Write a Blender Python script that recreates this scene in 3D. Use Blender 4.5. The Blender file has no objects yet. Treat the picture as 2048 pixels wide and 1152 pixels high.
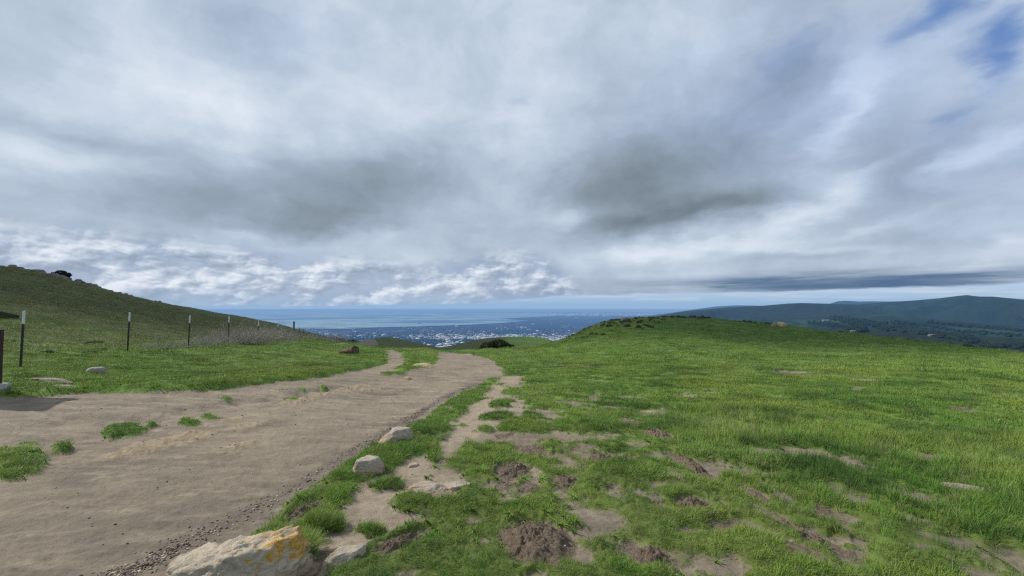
import bpy, bmesh, math, random
import numpy as np
from mathutils import Vector, Matrix, Euler

random.seed(7)
RNG = np.random.default_rng(11)
SC = bpy.context.scene
COL = SC.collection
R = math.radians

# ------------------------------------------------------------------ camera
F = 938.0                      # focal length in photo pixels (2048 wide)
PITCH = R(2.2)
EYE = 1.6
cam_d = bpy.data.cameras.new('camera')
cam = bpy.data.objects.new('camera', cam_d)
COL.objects.link(cam)
cam_d.sensor_width = 36.0
cam_d.lens = 36.0 * F / 2048.0
cam_d.clip_start = 0.05
cam_d.clip_end = 200000
cam.location = (0, 0, EYE)
cam.rotation_euler = (R(90) + PITCH, 0, 0)
SC.camera = cam

def ray(px, py):
    a = (px - 1024.0) / F
    b = (576.0 - py) / F
    return np.array([a, math.cos(PITCH) - math.sin(PITCH) * b, math.sin(PITCH) + math.cos(PITCH) * b])

def at(px, py, Y):
    d = ray(px, py)
    return d * (Y / d[1]) + np.array([0, 0, EYE])

# ------------------------------------------------------------------ noise
def _hash(ix, iy, seed):
    h = (ix.astype(np.int64) * 374761393 + iy.astype(np.int64) * 668265263 + seed * 1442695041) & 0xffffffff
    h = ((h ^ (h >> 13)) * 1274126177) & 0xffffffff
    h = (h ^ (h >> 16)) & 0xffffffff
    return h / 4294967295.0 * 2 - 1

def vnoise(x, y, seed=0):
    x = np.asarray(x, float); y = np.asarray(y, float)
    ix = np.floor(x); iy = np.floor(y)
    fx = x - ix; fy = y - iy
    fx = fx * fx * fx * (fx * (fx * 6 - 15) + 10); fy = fy * fy * fy * (fy * (fy * 6 - 15) + 10)
    a = _hash(ix, iy, seed); b = _hash(ix + 1, iy, seed)
    c = _hash(ix, iy + 1, seed); d = _hash(ix + 1, iy + 1, seed)
    return (a * (1 - fx) + b * fx) * (1 - fy) + (c * (1 - fx) + d * fx) * fy

def fbm(x, y, seed=0, oct=4, gain=0.5):
    s = 0; a = 1.0; t = 0
    x = np.asarray(x, float); y = np.asarray(y, float)
    for o in range(oct):
        s = s + a * vnoise(x, y, seed + o * 17)
        t += a
        a *= gain
        x, y = (x * 1.62 - y * 1.18) + 3.1, (x * 1.18 + y * 1.62) - 7.7
    return s / t

def vnoise3(p, seed=0):
    x, y, z = p[:, 0], p[:, 1], p[:, 2]
    iz = np.floor(z); fz = z - iz; fz = fz * fz * (3 - 2 * fz)
    a = vnoise(x + iz * 57.3, y + iz * 31.7, seed)
    b = vnoise(x + (iz + 1) * 57.3, y + (iz + 1) * 31.7, seed)
    return a * (1 - fz) + b * fz

def fbm3(p, seed=0, oct=4, gain=0.5):
    s = 0; a = 1.0; t = 0; p = p.copy()
    for o in range(oct):
        s = s + a * vnoise3(p, seed + o * 13); t += a; a *= gain
        p = p * 2.03 + 5.3
    return s / t

def sstep(a, b, x):
    t = np.clip((x - a) / (b - a), 0, 1)
    return t * t * (3 - 2 * t)

# ------------------------------------------------------------------ near relief: control points (depth, height) seen down several directions
COLS = {
 -700: [(4, 0.05), (8, .3), (14, 1.0), (25, 2.6), (45, 5.5), (60, 7.2), (90, 9), (150, 9), (250, 2), (450, -30)],
 0:   [(2, 0), (4, 0), (8.2, 0), (11.3, .06), (16, .35), (25, 1.3), (40, 3.4), (55, 5.8), (70, 7.7), (85, 8.3), (120, 8.0), (250, 0), (450, -40)],
 200: [(2, 0), (4, 0), (8.4, 0), (15, -.05), (25, .2), (40, 1.3), (65, 3.4), (90, 5.1), (110, 5.2), (150, 4), (250, -5), (450, -45)],
 400: [(2, 0), (4, 0), (9, -.05), (20, -.2), (30, -.35), (45, -.25), (70, 0), (100, .55), (120, .75), (150, .3), (250, -8), (450, -50)],
 571: [(2, 0), (4, 0), (10, -.1), (20, -.45), (34, -.95), (50, -1.7), (80, -2.8), (120, -3.9), (150, -4.7), (180, -6.5), (250, -14), (450, -55)],
 668: [(2, 0), (4, 0), (10, -.15), (20, -.55), (30, -.92), (42, -1.8), (60, -3.2), (100, -6.2), (140, -8.6), (180, -10.9), (220, -15.5), (450, -60)],
 705: [(2, 0), (4, 0), (10, -.2), (20, -.6), (30, -.95), (50, -2.9), (100, -7.5), (177, -13.1), (205, -14.0), (250, -22), (450, -60)],
 735: [(20, -.62), (29, -1.0), (40, -2.7), (100, -9.2), (150, -11.5), (190, -12.0), (235, -18), (450, -60)],
 770: [(2, 0), (4, 0), (10, -.25), (20, -.65), (28, -1.05), (40, -2.6), (100, -9.3), (140, -9.9), (180, -10.3), (220, -17), (300, -28), (450, -60)],
 810: [(20, -.66), (29, -1.1), (40, -2.5), (100, -9.8), (140, -10.8), (172, -10.9), (220, -18.5), (450, -60)],
 850: [(2, 0), (4, 0), (10, -.25), (20, -.68), (30, -1.2), (40, -2.4), (100, -10.2), (140, -11.7), (170, -12.2), (220, -20), (450, -60)],
 890: [(20, -.75), (30, -1.45), (38, -2.1), (50, -3.7), (100, -10.5), (190, -16.6), (240, -19.3), (300, -30), (450, -60)],
 950: [(2, 0), (4, 0), (10, -.25), (20, -.78), (30, -1.4), (45, -2.6), (60, -4.5), (120, -11), (190, -14.3), (250, -16.5), (320, -28), (450, -65)],
 1050: [(2, 0), (4, 0), (10, -.25), (20, -.8), (40, -1.95), (60, -3.9), (120, -9.5), (200, -13), (250, -14.9), (320, -27), (450, -65)],
 1100: [(20, -.78), (40, -1.85), (60, -3.5), (90, -5.9), (160, -11.5), (250, -16.3), (320, -30), (450, -68)],
 1150: [(2, 0), (4, 0), (10, -.25), (20, -.72), (40, -1.6), (60, -2.4), (75, -2.9), (90, -4.6), (160, -14), (250, -25), (450, -70)],
 1200: [(20, -.66), (40, -1.3), (60, -1.3), (75, -1.05), (90, -2.5), (160, -14), (250, -27), (450, -75)],
 1300: [(2, 0), (4, 0), (10, -.22), (20, -.6), (40, -1.05), (60, -.55), (75, -.15), (90, -.9), (160, -12), (250, -27), (450, -80)],
 1400: [(20, -.65), (40, -1.1), (60, -.7), (75, -.25), (90, -1.2), (160, -13), (250, -28), (450, -80)],
 1560: [(2, 0), (4, -.02), (9, -.2), (20, -.75), (40, -1.5), (55, -1.25), (65, -1.0), (80, -2.2), (160, -16), (250, -30), (450, -85)],
 1700: [(2, 0), (4, -.02), (9, -.25), (20, -.8), (35, -1.45), (50, -1.38), (65, -2.6), (150, -18), (450, -85)],
 1800: [(4, -.03), (10, -.3), (20, -.8), (35, -1.45), (45, -1.65), (60, -3.2), (150, -19), (450, -85)],
 1900: [(4, -.04), (10, -.3), (18, -.72), (30, -1.3), (40, -1.75), (55, -3.6), (150, -20), (450, -88)],
 2048: [(2, 0), (4, -.05), (9, -.32), (16, -.68), (25, -1.15), (33, -1.7), (48, -3.9), (150, -22), (450, -90)],
 2700: [(2, -.05), (4, -.12), (9, -.5), (16, -1.1), (25, -2.0), (40, -4.2), (150, -25), (450, -92)],
}
_P = []; _V = []
for px, L in COLS.items():
    for (Y, z) in L:
        x = (px - 1024.0) / F * Y
        _P.append((math.atan2(x, Y) * 2.2, math.log(math.hypot(x, Y)))); _V.append(z)
for r_ in (0.35, 0.8, 1.4):
    for a_ in np.linspace(-75, 75, 9):
        _P.append((R(a_) * 2.2, math.log(r_))); _V.append(0.0)
_P = np.array(_P); _V = np.array(_V)
def _phi(d2):
    return 0.5 * d2 * np.log(d2 + 1e-12)
def _fit(P, V, lam=2e-4):
    n = len(P)
    d2 = ((P[:, None, :] - P[None, :, :]) ** 2).sum(-1)
    A = np.zeros((n + 3, n + 3))
    A[:n, :n] = _phi(d2) + lam * np.eye(n)
    A[:n, n] = 1; A[:n, n + 1:] = P
    A[n, :n] = 1; A[n + 1:, :n] = P.T
    return np.linalg.solve(A, np.concatenate([V, np.zeros(3)]))
# interpolate the slope-like quantity z/r so near and far have the same weight
_RR = np.exp(_P[:, 1])
_W = _fit(_P, _V / (_RR + 3.0))
GA = np.linspace(R(-68), R(68), 321); GL = np.linspace(math.log(0.3), math.log(480), 261)
_ga, _gl = np.meshgrid(GA * 2.2, GL, indexing='ij')
_Q = np.stack([_ga.ravel(), _gl.ravel()], 1)
_out = np.zeros(len(_Q))
for i in range(0, len(_Q), 20000):
    q = _Q[i:i + 20000]
    d2 = ((q[:, None, :] - _P[None, :, :]) ** 2).sum(-1)
    _out[i:i + 20000] = _phi(d2) @ _W[:-3] + _W[-3] + q @ _W[-2:]
GZ = _out.reshape(len(GA), len(GL))

def _cub(p0, p1, p2, p3, t):
    return p1 + 0.5 * t * (p2 - p0 + t * (2 * p0 - 5 * p1 + 4 * p2 - p3 + t * (3 * (p1 - p2) + p3 - p0)))

def base_h(x, y):
    x = np.asarray(x, float); y = np.asarray(y, float)
    r = np.hypot(x, y); a = np.arctan2(x, y)
    w = sstep(R(95), R(60), np.abs(a))
    ac = np.clip(a, GA[1], GA[-3]); lc = np.clip(np.log(np.maximum(r, .31)), GL[1], GL[-3])
    u = (ac - GA[0]) / (GA[1] - GA[0]); v = (lc - GL[0]) / (GL[1] - GL[0])
    i = np.clip(u.astype(int), 1, len(GA) - 3); j = np.clip(v.astype(int), 1, len(GL) - 3)
    fu = u - i; fv = v - j
    rows = []
    for k in (-1, 0, 1, 2):
        rows.append(_cub(GZ[i + k, j - 1], GZ[i + k, j], GZ[i + k, j + 1], GZ[i + k, j + 2], fv))
    z = _cub(rows[0], rows[1], rows[2], rows[3], fu) * (np.minimum(r, 480) + 3.0)
    z = np.where(r < 1.5, z * sstep(0.2, 1.5, r), z)
    back = -0.03 * r
    return z * w + back * (1 - w)

def hit(px, py, rmin=1.5, rmax=420):
    """ground point seen at a photo pixel (first crossing of the smooth relief)"""
    d = ray(px, py); hz = math.hypot(d[0], d[1])
    rs = np.exp(np.linspace(math.log(rmin), math.log(rmax), 1500))
    x = d[0] / hz * rs; y = d[1] / hz * rs; z = EYE + d[2] / hz * rs
    g = base_h(x, y)
    k = np.where(z < g)[0]
    if len(k) == 0:
        k = [int(np.argmin(z - g))]
    i = k[0]
    return np.array([x[i], y[i]])

# ------------------------------------------------------------------ ground cover zones (world outlines traced on the relief)
def poly(pts, rmax=420):
    return np.array([hit(a, b, rmax=rmax) for a, b in pts])

def sdf_poly(P, X, Y):
    """signed distance, positive inside"""
    d = np.full(X.shape, 1e9); ins = np.zeros(X.shape, bool)
    n = len(P)
    for i in range(n):
        ax, ay = P[i]; bx, by = P[(i + 1) % n]
        ex, ey = bx - ax, by - ay
        L = ex * ex + ey * ey + 1e-12
        t = np.clip(((X - ax) * ex + (Y - ay) * ey) / L, 0, 1)
        d = np.minimum(d, (X - ax - t * ex) ** 2 + (Y - ay - t * ey) ** 2)
        c = ((ay > Y) != (by > Y)) & (X < (bx - ax) * (Y - ay) / (by - ay + 1e-15) + ax)
        ins ^= c
    d = np.sqrt(d)
    return np.where(ins, d, -d)

def ell(cx, cy, rx, ry, sl=0.0):
    """ellipse patch: pixel centre, half extents, slant (dy per dx) -> world centre and 2x2 inverse"""
    c = hit(cx, cy)
    e1 = (hit(cx + rx, cy + rx * sl) - hit(cx - rx, cy - rx * sl)) / 2
    e2 = (hit(cx, cy + ry) - hit(cx, cy - ry)) / 2
    M = np.array([e1, e2]).T
    if abs(np.linalg.det(M)) < 1e-6:
        M += np.eye(2) * 0.05
    return c, np.linalg.inv(M), 0.5 * min(np.hypot(*e1), np.hypot(*e2)) + 0.5 * math.sqrt(abs(np.linalg.det(M)))

def sdf_ell(E, X, Y):
    c, Mi, s = E
    u = Mi[0, 0] * (X - c[0]) + Mi[0, 1] * (Y - c[1]); v = Mi[1, 0] * (X - c[0]) + Mi[1, 1] * (Y - c[1])
    return (1 - np.sqrt(u * u + v * v)) * s

PATH = poly([(330, 1500), (350, 1190), (372, 1152), (540, 1047), (600, 990), (680, 938), (740, 893), (830, 852), (880, 820), (920, 790),
             (985, 757), (1012, 748), (1003, 737), (988, 723), (967, 714), (940, 709), (905, 706), (880, 704.4)]
            + [(874, 711), (877, 721), (867, 730), (845, 737), (815, 742), (790, 742), (808, 728), (808, 716), (800, 706), (788, 700.5),
               (768, 701.5), (776, 710), (772, 719), (779, 725), (762, 729), (740, 737), (700, 744), (640, 757), (600, 763), (560, 768),
               (500, 775), (450, 783), (400, 788), (340, 790), (240, 792), (200, 789), (160, 788), (120, 797), (60, 799), (0, 801),
               (-300, 806), (-900, 840), (-900, 1500)])
WORN = [poly([(1000, 751), (1048, 749), (1042, 770), (1030, 790), (1046, 805), (1044, 838), (1003, 850), (985, 872), (935, 885), (905, 905),
              (890, 940), (935, 955), (900, 990), (868, 1010), (850, 1040), (790, 1062), (745, 1095), (640, 1152), (540, 1300), (380, 1300),
              (520, 1152), (640, 1080), (680, 1050), (690, 1000), (720, 968), (800, 935), (880, 890), (900, 855), (930, 822), (960, 795),
              (985, 768)])]
BARE = [(735, 687, 19, 4, 0),  # pale bare spots
 (1073, 955, 18, 12, 0), (1158, 1071, 30, 12, 0), (1164, 1122, 32, 20, .2), (1445, 1138, 70, 26, .05), (1568, 997, 42, 9, .2),
 (1512, 1058, 42, 8, .35), (1389, 1063, 25, 6, 0), (1594, 745, 45, 3.5, .02), (1732, 762, 30, 3.5, .05), (1716, 778, 15, 2.5, 0),
 (1829, 843, 48, 4, .15), (1148, 788, 13, 3, 0), (1187, 797, 12, 3, 0), (1100, 848, 14, 4, 0), (1205, 848, 12, 3, 0), (1060, 1160, 30, 10, 0),
 (951, 1041, 22, 7, 0), (1000, 873, 30, 7, -.1), (1075, 826, 10, 3, 0), (960, 1110, 26, 9, -.3), (1005, 1000, 16, 7, 0), (1045, 988, 14, 6, 0),
 (1700, 1130, 26, 8, .4), (1250, 870, 9, 3, 0), (820, 1150, 30, 8, -.2), (1390, 1130, 30, 8, 0), (1290, 790, 8, 2, 0)]
SOIL = [  # dark loose soil thrown up by burrowing
 (1261, 848, 20, 5, .05), (1312, 871, 32, 9, .2), (1379, 935, 44, 13, .5), (1200, 917, 28, 11, 0), (1261, 922, 18, 6, 0), (1394, 969, 16, 6, 0),
 (1384, 1010, 40, 11, .1), (1128, 966, 27, 12, .1), (1025, 943, 38, 15, -.1), (1061, 902, 32, 12, 0), (1508, 992, 32, 14, .4), (1545, 1035, 50, 10, .55),
 (1630, 1078, 60, 11, .5), (1690, 1112, 30, 8, .4), (1647, 1022, 24, 9, .3), (1680, 1055, 48, 8, .5), (1609, 1110, 55, 15, .45), (1307, 1117, 62, 16, .25),
 (1261, 1091, 22, 9, .2), (1435, 1053, 22, 8, .1), (1317, 1012, 18, 8, .2), (610, 1022, 36, 13, -.4), (653, 1106, 22, 11, -.3), (1061, 975, 22, 9, 0),
 (1010, 971, 15, 7, 0), (802, 1088, 58, 17, -.35), (1069, 1085, 78, 44, .05), (1921, 820, 30, 3, 0), (1967, 784, 16, 2, 0), (1540, 835, 14, 2.5, 0),
 (1560, 745, 20, 1.5, 0), (1690, 772, 26, 1.5, 0), (1780, 833, 16, 2, .1), (788, 953, 13, 4, 0), (1210, 825, 14, 3, 0), (1010, 873, 20, 5, -.1)]
TURF = [  # grass islands on the bare ground
 (244, 862, 46, 14, -.05), (305, 850, 22, 4, -.2), (377, 848, 27, 6.5, .05), (418, 838, 22, 3.5, .1), (38, 925, 52, 26, 0), (18, 955, 26, 9, 0), (5, 905, 30, 6, 0),
 (131, 900, 17, 5, 0), (72, 886, 15, 2, 0), (586, 799, 14, 4, 0), (605, 780, 9, 3, 0), (647, 771, 7, 3, 0), (560, 782, 7, 1.5, 0),
 (783, 747, 28, 3.6, -.05), (812, 737, 16, 5, -.2), (453, 801, 6, 1.5, 0), (840, 897, 42, 13, -.15), (868, 912, 13, 20, 0), (775, 971, 48, 9, -.2),
 (690, 958, 34, 9, -.2), (835, 1014, 50, 20, .1), (743, 1060, 34, 14, 0), (649, 1051, 38, 13, -.1), (585, 1118, 42, 30, -.3), (775, 928, 20, 6, -.3),
 (853, 869, 36, 8, -.2), (988, 837, 36, 9, -.1), (955, 800, 14, 8, -.1), (963, 869, 22, 9, -.2), (1002, 896, 20, 8, 0), (1026, 784, 20, 6, 0), (998, 815, 22, 5, 0),
 (669, 998, 34, 17, .2), (724, 928, 15, 4, 0), (935, 853, 20, 4, -.2), (900, 860, 18, 5, 0), (1000, 770, 8, 3, 0), (905, 975, 16, 4, 0), (860, 955, 14, 4, -.2), (770, 1152, 40, 22, -.2),
 (945, 905, 14, 5, 0), (645, 1085, 14, 5, 0), (1015, 805, 12, 3, 0), (960, 1075, 20, 8, -.3)]
ROCKY = [(345, 882, 110, 16, -.22), (230, 912, 60, 7, -.2), (600, 800, 50, 7, -.2), (690, 777, 60, 5, -.2), (470, 842, 40, 5, -.15), (495, 855, 50, 5, -.1), (480, 893, 60, 7, -.2),
         (345, 880, 60, 12, -.3), (880, 985, 62, 16, -.05), (730, 775, 40, 5, 0)]
GRAVEL_LINE = poly([(200, 1165), (265, 1140), (330, 1108), (400, 1075), (470, 1040), (520, 1015), (560, 995), (600, 968), (640, 945), (690, 913), (740, 884), (800, 850), (850, 818), (900, 790), (950, 768)])
RILL = poly([(120, 842), (250, 836), (330, 830), (400, 818), (470, 808), (540, 797), (600, 788), (680, 775)])
E_BARE = [ell(*e) for e in BARE]; E_SOIL = [ell(*e) for e in SOIL]; E_TURF = [ell(*e) for e in TURF]; E_ROCK = [ell(*e) for e in ROCKY]

def wobble(X, Y):
    return 0.10 * fbm(X * 2.3, Y * 2.3, 41, 4, .6) + 0.035 * fbm(X * 11, Y * 11, 57, 3, .6)

def zones(X, Y):
    """signed distances in metres: bare (incl. soil), soil, plus rocky and gravel weights"""
    X = np.asarray(X, float); Y = np.asarray(Y, float)
    r = np.hypot(X, Y)
    w = wobble(X, Y) * np.clip(r / 5, .6, 2.2)
    bare = sdf_poly(PATH, X, Y) + w * .8
    for P in WORN:
        bare = np.maximum(bare, sdf_poly(P, X, Y) + w * .9 + .07 * fbm(X * 5, Y * 5, 99, 3))
    turf = np.full(X.shape, -9.0)
    for E in E_TURF:
        turf = np.maximum(turf, sdf_ell(E, X, Y))
    bare = np.minimum(bare, -(turf + w * .8 + .06 * fbm(X * 7, Y * 7, 143, 4, .65)))
    e2 = np.full(X.shape, -9.0)
    for E in E_BARE:
        e2 = np.maximum(e2, sdf_ell(E, X, Y))
    soil = np.full(X.shape, -9.0)
    for E in E_SOIL:
        soil = np.maximum(soil, sdf_ell(E, X, Y))
    w2 = w + .10 * fbm(X * 6.5, Y * 6.5, 141, 4, .65)
    e2 = e2 + w2 * .9 - .02; soil = soil + w2 * .7
    # sparse thin spots scattered over the trampled lawn
    n = fbm(X * 1.7 + 3, Y * 1.7, 71, 4, .6)
    tramp = sstep(11, 3, np.hypot(X - 1.5, (Y - 3) * .75)) * sstep(-2.5, 0, X) * sstep(6.5, 3.5, X)
    n3_ = fbm(X * 5.2 + 3, Y * 5.2, 73, 4, .65)
    thin = (np.maximum(n, .55 * n + .75 * n3_) - .66 + .32 * tramp) * .24
    bare = np.maximum(np.maximum(bare, e2), np.maximum(soil, thin))
    rocky = np.full(X.shape, -9.0)
    for E in E_ROCK:
        rocky = np.maximum(rocky, sdf_ell(E, X, Y))
    g = np.full(X.shape, 1e9)
    for i in range(len(GRAVEL_LINE) - 1):
        ax, ay = GRAVEL_LINE[i]; bx, by = GRAVEL_LINE[i + 1]
        ex, ey = bx - ax, by - ay; L = ex * ex + ey * ey + 1e-9
        t = np.clip(((X - ax) * ex + (Y - ay) * ey) / L, 0, 1)
        g = np.minimum(g, np.hypot(X - ax - t * ex, Y - ay - t * ey))
    return bare, soil, rocky + w * .4, g

def detail(X, Y, Z=None):
    """small relief, with the zones"""
    r = np.hypot(X, Y)
    bare, soil, rocky, g = zones(X, Y)
    far = sstep(60, 15, r)
    grass = sstep(.03, -.10, bare)
    z = grass * (.045 + .03 * fbm(X * 1.5, Y * 1.5, 5, 4) + .018 * fbm(X * 7, Y * 7, 6, 3))
    z += np.clip(.05 * fbm(X * .35, Y * .35, 15, 3), -1, 1) * sstep(2, 10, r)
    # lawn clumps farther out
    z += sstep(7, 35, r) * sstep(400, 100, r) * grass * (.26 * fbm(X * .45, Y * .45, 8, 4) - .10)
    z += sstep(3, 9, r) * grass * .07 * fbm(X * 1.1, Y * 1.1, 9, 4)
    z += sstep(15, 60, r) * .25 * fbm(X * .06, Y * .06, 25, 3) * sstep(700, 60, r)
    # wheel-worn hollow and ripples of the path
    path = (1 - grass)
    z += grass * sstep(-2.5, -4.5, X) * sstep(45, 25, r) * .09 * sstep(.0, -.25, sdf_poly(PATH, X, Y))
    dr = np.full(X.shape, 9.0)
    for i in range(len(RILL) - 1):
        ax, ay = RILL[i]; bx, by = RILL[i + 1]; ex, ey = bx - ax, by - ay
        t = np.clip(((X - ax) * ex + (Y - ay) * ey) / (ex * ex + ey * ey), 0, 1)
        dr = np.minimum(dr, np.hypot(X - ax - t * ex, Y - ay - t * ey))
    dr = dr + .16 * fbm(X * 1.6, Y * 1.6, 151, 4)
    z -= path * .055 * sstep(.42, .05, dr) * (1 + .7 * fbm(X * 4, Y * 4, 152, 3))
    z += path * (.026 * fbm(X * 1.1 + Y * .5, Y * 2.6, 33, 4) + .017 * fbm(X * 3.4 + Y * 1.5, Y * 8.5 - X * 2, 34, 4, .6) + .004 * fbm(X * 17, Y * 21, 35, 2))
    sm = sstep(0, .16, soil)
    z += sm * (.022 + .03 * fbm(X * 9, Y * 9, 44, 4, .65)) + sstep(0.05, .35, soil) * .02
    rk = sstep(-.02, .12, rocky) * path
    ridg = 1 - np.abs(fbm(X * 2.2 - Y * 1.0, Y * 5 + X * 1.6, 61, 4, .6)) * 2.4
    z += rk * (.03 * np.maximum(ridg, -.4) + .012 * fbm(X * 15, Y * 15, 62, 3))
    return z, bare, soil, rocky, g

def ground_z(x, y):
    X = np.atleast_1d(np.asarray(x, float)); Y = np.atleast_1d(np.asarray(y, float))
    z = base_h(X, Y) + detail(X, Y)[0]
    return z

def gz(x, y):
    return float(ground_z(x, y)[0])

# ------------------------------------------------------------------ material helpers
def new_mat(name):
    m = bpy.data.materials.new(name); m.use_nodes = True
    m.node_tree.nodes.clear()
    return m, m.node_tree

class NT:
    def __init__(s, nt): s.nt = nt
    def n(s, t, **kw):
        nd = s.nt.nodes.new(t)
        for k, v in kw.items(): setattr(nd, k, v)
        return nd
    def link(s, a, b): s.nt.links.new(a, b)
    def put(s, sock, v):
        if isinstance(v, bpy.types.NodeSocket): s.link(v, sock)
        elif v is not None: sock.default_value = v
    def math(s, op, a, b=None, c=None, clamp=False):
        nd = s.n('ShaderNodeMath', operation=op, use_clamp=clamp)
        s.put(nd.inputs[0], a)
        if b is not None: s.put(nd.inputs[1], b)
        if c is not None: s.put(nd.inputs[2], c)
        return nd.outputs[0]
    def vmath(s, op, a, b=None, sc=None):
        nd = s.n('ShaderNodeVectorMath', operation=op)
        s.put(nd.inputs[0], a)
        if b is not None: s.put(nd.inputs[1], b)
        if sc is not None: s.put(nd.inputs['Scale'], sc)
        return nd.outputs['Value'] if op in ('DOT_PRODUCT', 'LENGTH', 'DISTANCE') else nd.outputs[0]
    def noise(s, vec, scale, detail=4, rough=.55, dist=0, col=False, lac=2.0):
        nd = s.n('ShaderNodeTexNoise')
        s.put(nd.inputs['Vector'], vec); nd.inputs['Scale'].default_value = scale
        nd.inputs['Detail'].default_value = detail; nd.inputs['Roughness'].default_value = rough
        nd.inputs['Distortion'].default_value = dist; nd.inputs['Lacunarity'].default_value = lac
        return nd.outputs['Color' if col else 'Fac']
    def mapr(s, v, a, b, c=0., d=1., smooth=True):
        nd = s.n('ShaderNodeMapRange', interpolation_type='SMOOTHSTEP' if smooth else 'LINEAR')
        s.put(nd.inputs[0], v)
        nd.inputs[1].default_value = a; nd.inputs[2].default_value = b
        nd.inputs[3].default_value = c; nd.inputs[4].default_value = d
        return nd.outputs[0]
    def mix(s, f, a, b, mode='MIX'):
        nd = s.n('ShaderNodeMix', data_type='RGBA', blend_type=mode)
        s.put(nd.inputs[0], f)
        s.put(nd.inputs[6], a if isinstance(a, bpy.types.NodeSocket) else (*a, 1))
        s.put(nd.inputs[7], b if isinstance(b, bpy.types.NodeSocket) else (*b, 1))
        return nd.outputs[2]
    def attr(s, name, t='GEOMETRY'):
        nd = s.n('ShaderNodeAttribute', attribute_name=name, attribute_type=t)
        return nd
    def comb(s, x, y, z):
        nd = s.n('ShaderNodeCombineXYZ'); s.put(nd.inputs[0], x); s.put(nd.inputs[1], y); s.put(nd.inputs[2], z)
        return nd.outputs[0]
    def sep(s, v):
        nd = s.n('ShaderNodeSeparateXYZ'); s.put(nd.inputs[0], v); return nd.outputs
    def ramp(s, f, stops):
        nd = s.n('ShaderNodeValToRGB'); s.put(nd.inputs[0], f)
        cr = nd.color_ramp
        while len(cr.elements) < len(stops): cr.elements.new(.5)
        for e, (p, c) in zip(cr.elements, stops): e.position = p; e.color = (*c, 1)
        return nd.outputs[0]
    def bump(s, h, strength, dist):
        nd = s.n('ShaderNodeBump'); nd.inputs['Strength'].default_value = strength
        nd.inputs['Distance'].default_value = dist; s.put(nd.inputs['Height'], h); return nd.outputs[0]

def srgb(r, g, b):
    f = lambda c: (c / 255 / 12.92) if c / 255 <= .04045 else ((c / 255 + .055) / 1.055) ** 2.4
    return (f(r), f(g), f(b))

HAZE = srgb(94, 138, 188)  # air light painted onto surfaces as emission, stronger with distance
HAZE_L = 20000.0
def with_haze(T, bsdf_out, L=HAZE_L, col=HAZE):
    """painted aerial haze: bluish emission mixed into the surface by distance from this hilltop"""
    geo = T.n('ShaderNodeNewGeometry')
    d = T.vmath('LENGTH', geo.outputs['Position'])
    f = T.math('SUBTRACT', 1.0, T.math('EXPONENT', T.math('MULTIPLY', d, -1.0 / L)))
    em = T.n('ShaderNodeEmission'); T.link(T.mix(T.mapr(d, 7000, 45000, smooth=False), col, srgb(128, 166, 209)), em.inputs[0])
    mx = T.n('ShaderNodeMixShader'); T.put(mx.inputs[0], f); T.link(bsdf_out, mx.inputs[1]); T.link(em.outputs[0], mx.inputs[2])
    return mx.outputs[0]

def principled(T, color, rough=.9, normal=None, spec=.3):
    b = T.n('ShaderNodeBsdfPrincipled')
    T.put(b.inputs['Base Color'], color if isinstance(color, bpy.types.NodeSocket) else (*color, 1))
    T.put(b.inputs['Roughness'], rough)
    b.inputs['Specular IOR Level'].default_value = spec
    if normal is not None: T.link(normal, b.inputs['Normal'])
    return b
def out(T, sh):
    o = T.n('ShaderNodeOutputMaterial'); T.link(sh, o.inputs[0])

def mesh_np(name, verts, faces, mat=None, attrs=None, smooth=True):
    """verts Nx3, faces Mx3 or Mx4 array"""
    me = bpy.data.meshes.new(name)
    faces = np.asarray(faces, np.int32); k = faces.shape[1]
    me.vertices.add(len(verts)); me.vertices.foreach_set('co', np.asarray(verts, np.float32).ravel())
    me.loops.add(faces.size); me.loops.foreach_set('vertex_index', faces.ravel())
    me.polygons.add(len(faces)); me.polygons.foreach_set('loop_start', np.arange(0, faces.size, k, dtype=np.int32))
    me.update(calc_edges=True)
    if smooth: me.polygons.foreach_set('use_smooth', np.ones(len(faces), bool))
    for an, (t, v) in (attrs or {}).items():
        a = me.attributes.new(an, t, 'POINT')
        key = 'vector' if t == 'FLOAT_VECTOR' else 'value'
        a.data.foreach_set(key, np.asarray(v, np.float32 if t != 'INT' else np.int32).ravel())
    if mat: me.materials.append(mat)
    me.validate()
    return me

def obj(name, me, parent=None, loc=None, rot=None, scale=None, label=None, cat=None, group=None, kind=None):
    o = bpy.data.objects.new(name, me); COL.objects.link(o)
    if parent: o.parent = parent
    if loc is not None: o.location = loc
    if rot is not None: o.rotation_euler = rot
    if scale is not None: o.scale = scale
    if label: o['label'] = label
    if cat: o['category'] = cat
    if group: o['group'] = group
    if kind: o['kind'] = kind
    return o

# ------------------------------------------------------------------ materials: ground
def dry_field(X, Y):
    """where the grass is dry and brownish: beyond the fence, along the crests"""
    beyond = sstep(0, 3, -(X + 12.2 + .17 * (Y - 11)))            # west of the fence line
    n = fbm(X * .25, Y * .25, 81, 4) * .5 + .5
    d = beyond * (.60 + .55 * sstep(14, 40, Y)) * (.45 + .9 * n)
    d = np.maximum(d, sstep(120, 150, np.hypot(X, Y)) * (X < -5) * .9)
    d = np.maximum(d, sstep(50, 72, Y) * sstep(40, 15, np.abs(X - 20)) * .45 * (n + .3))
    return np.clip(d, 0, 1)

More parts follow.
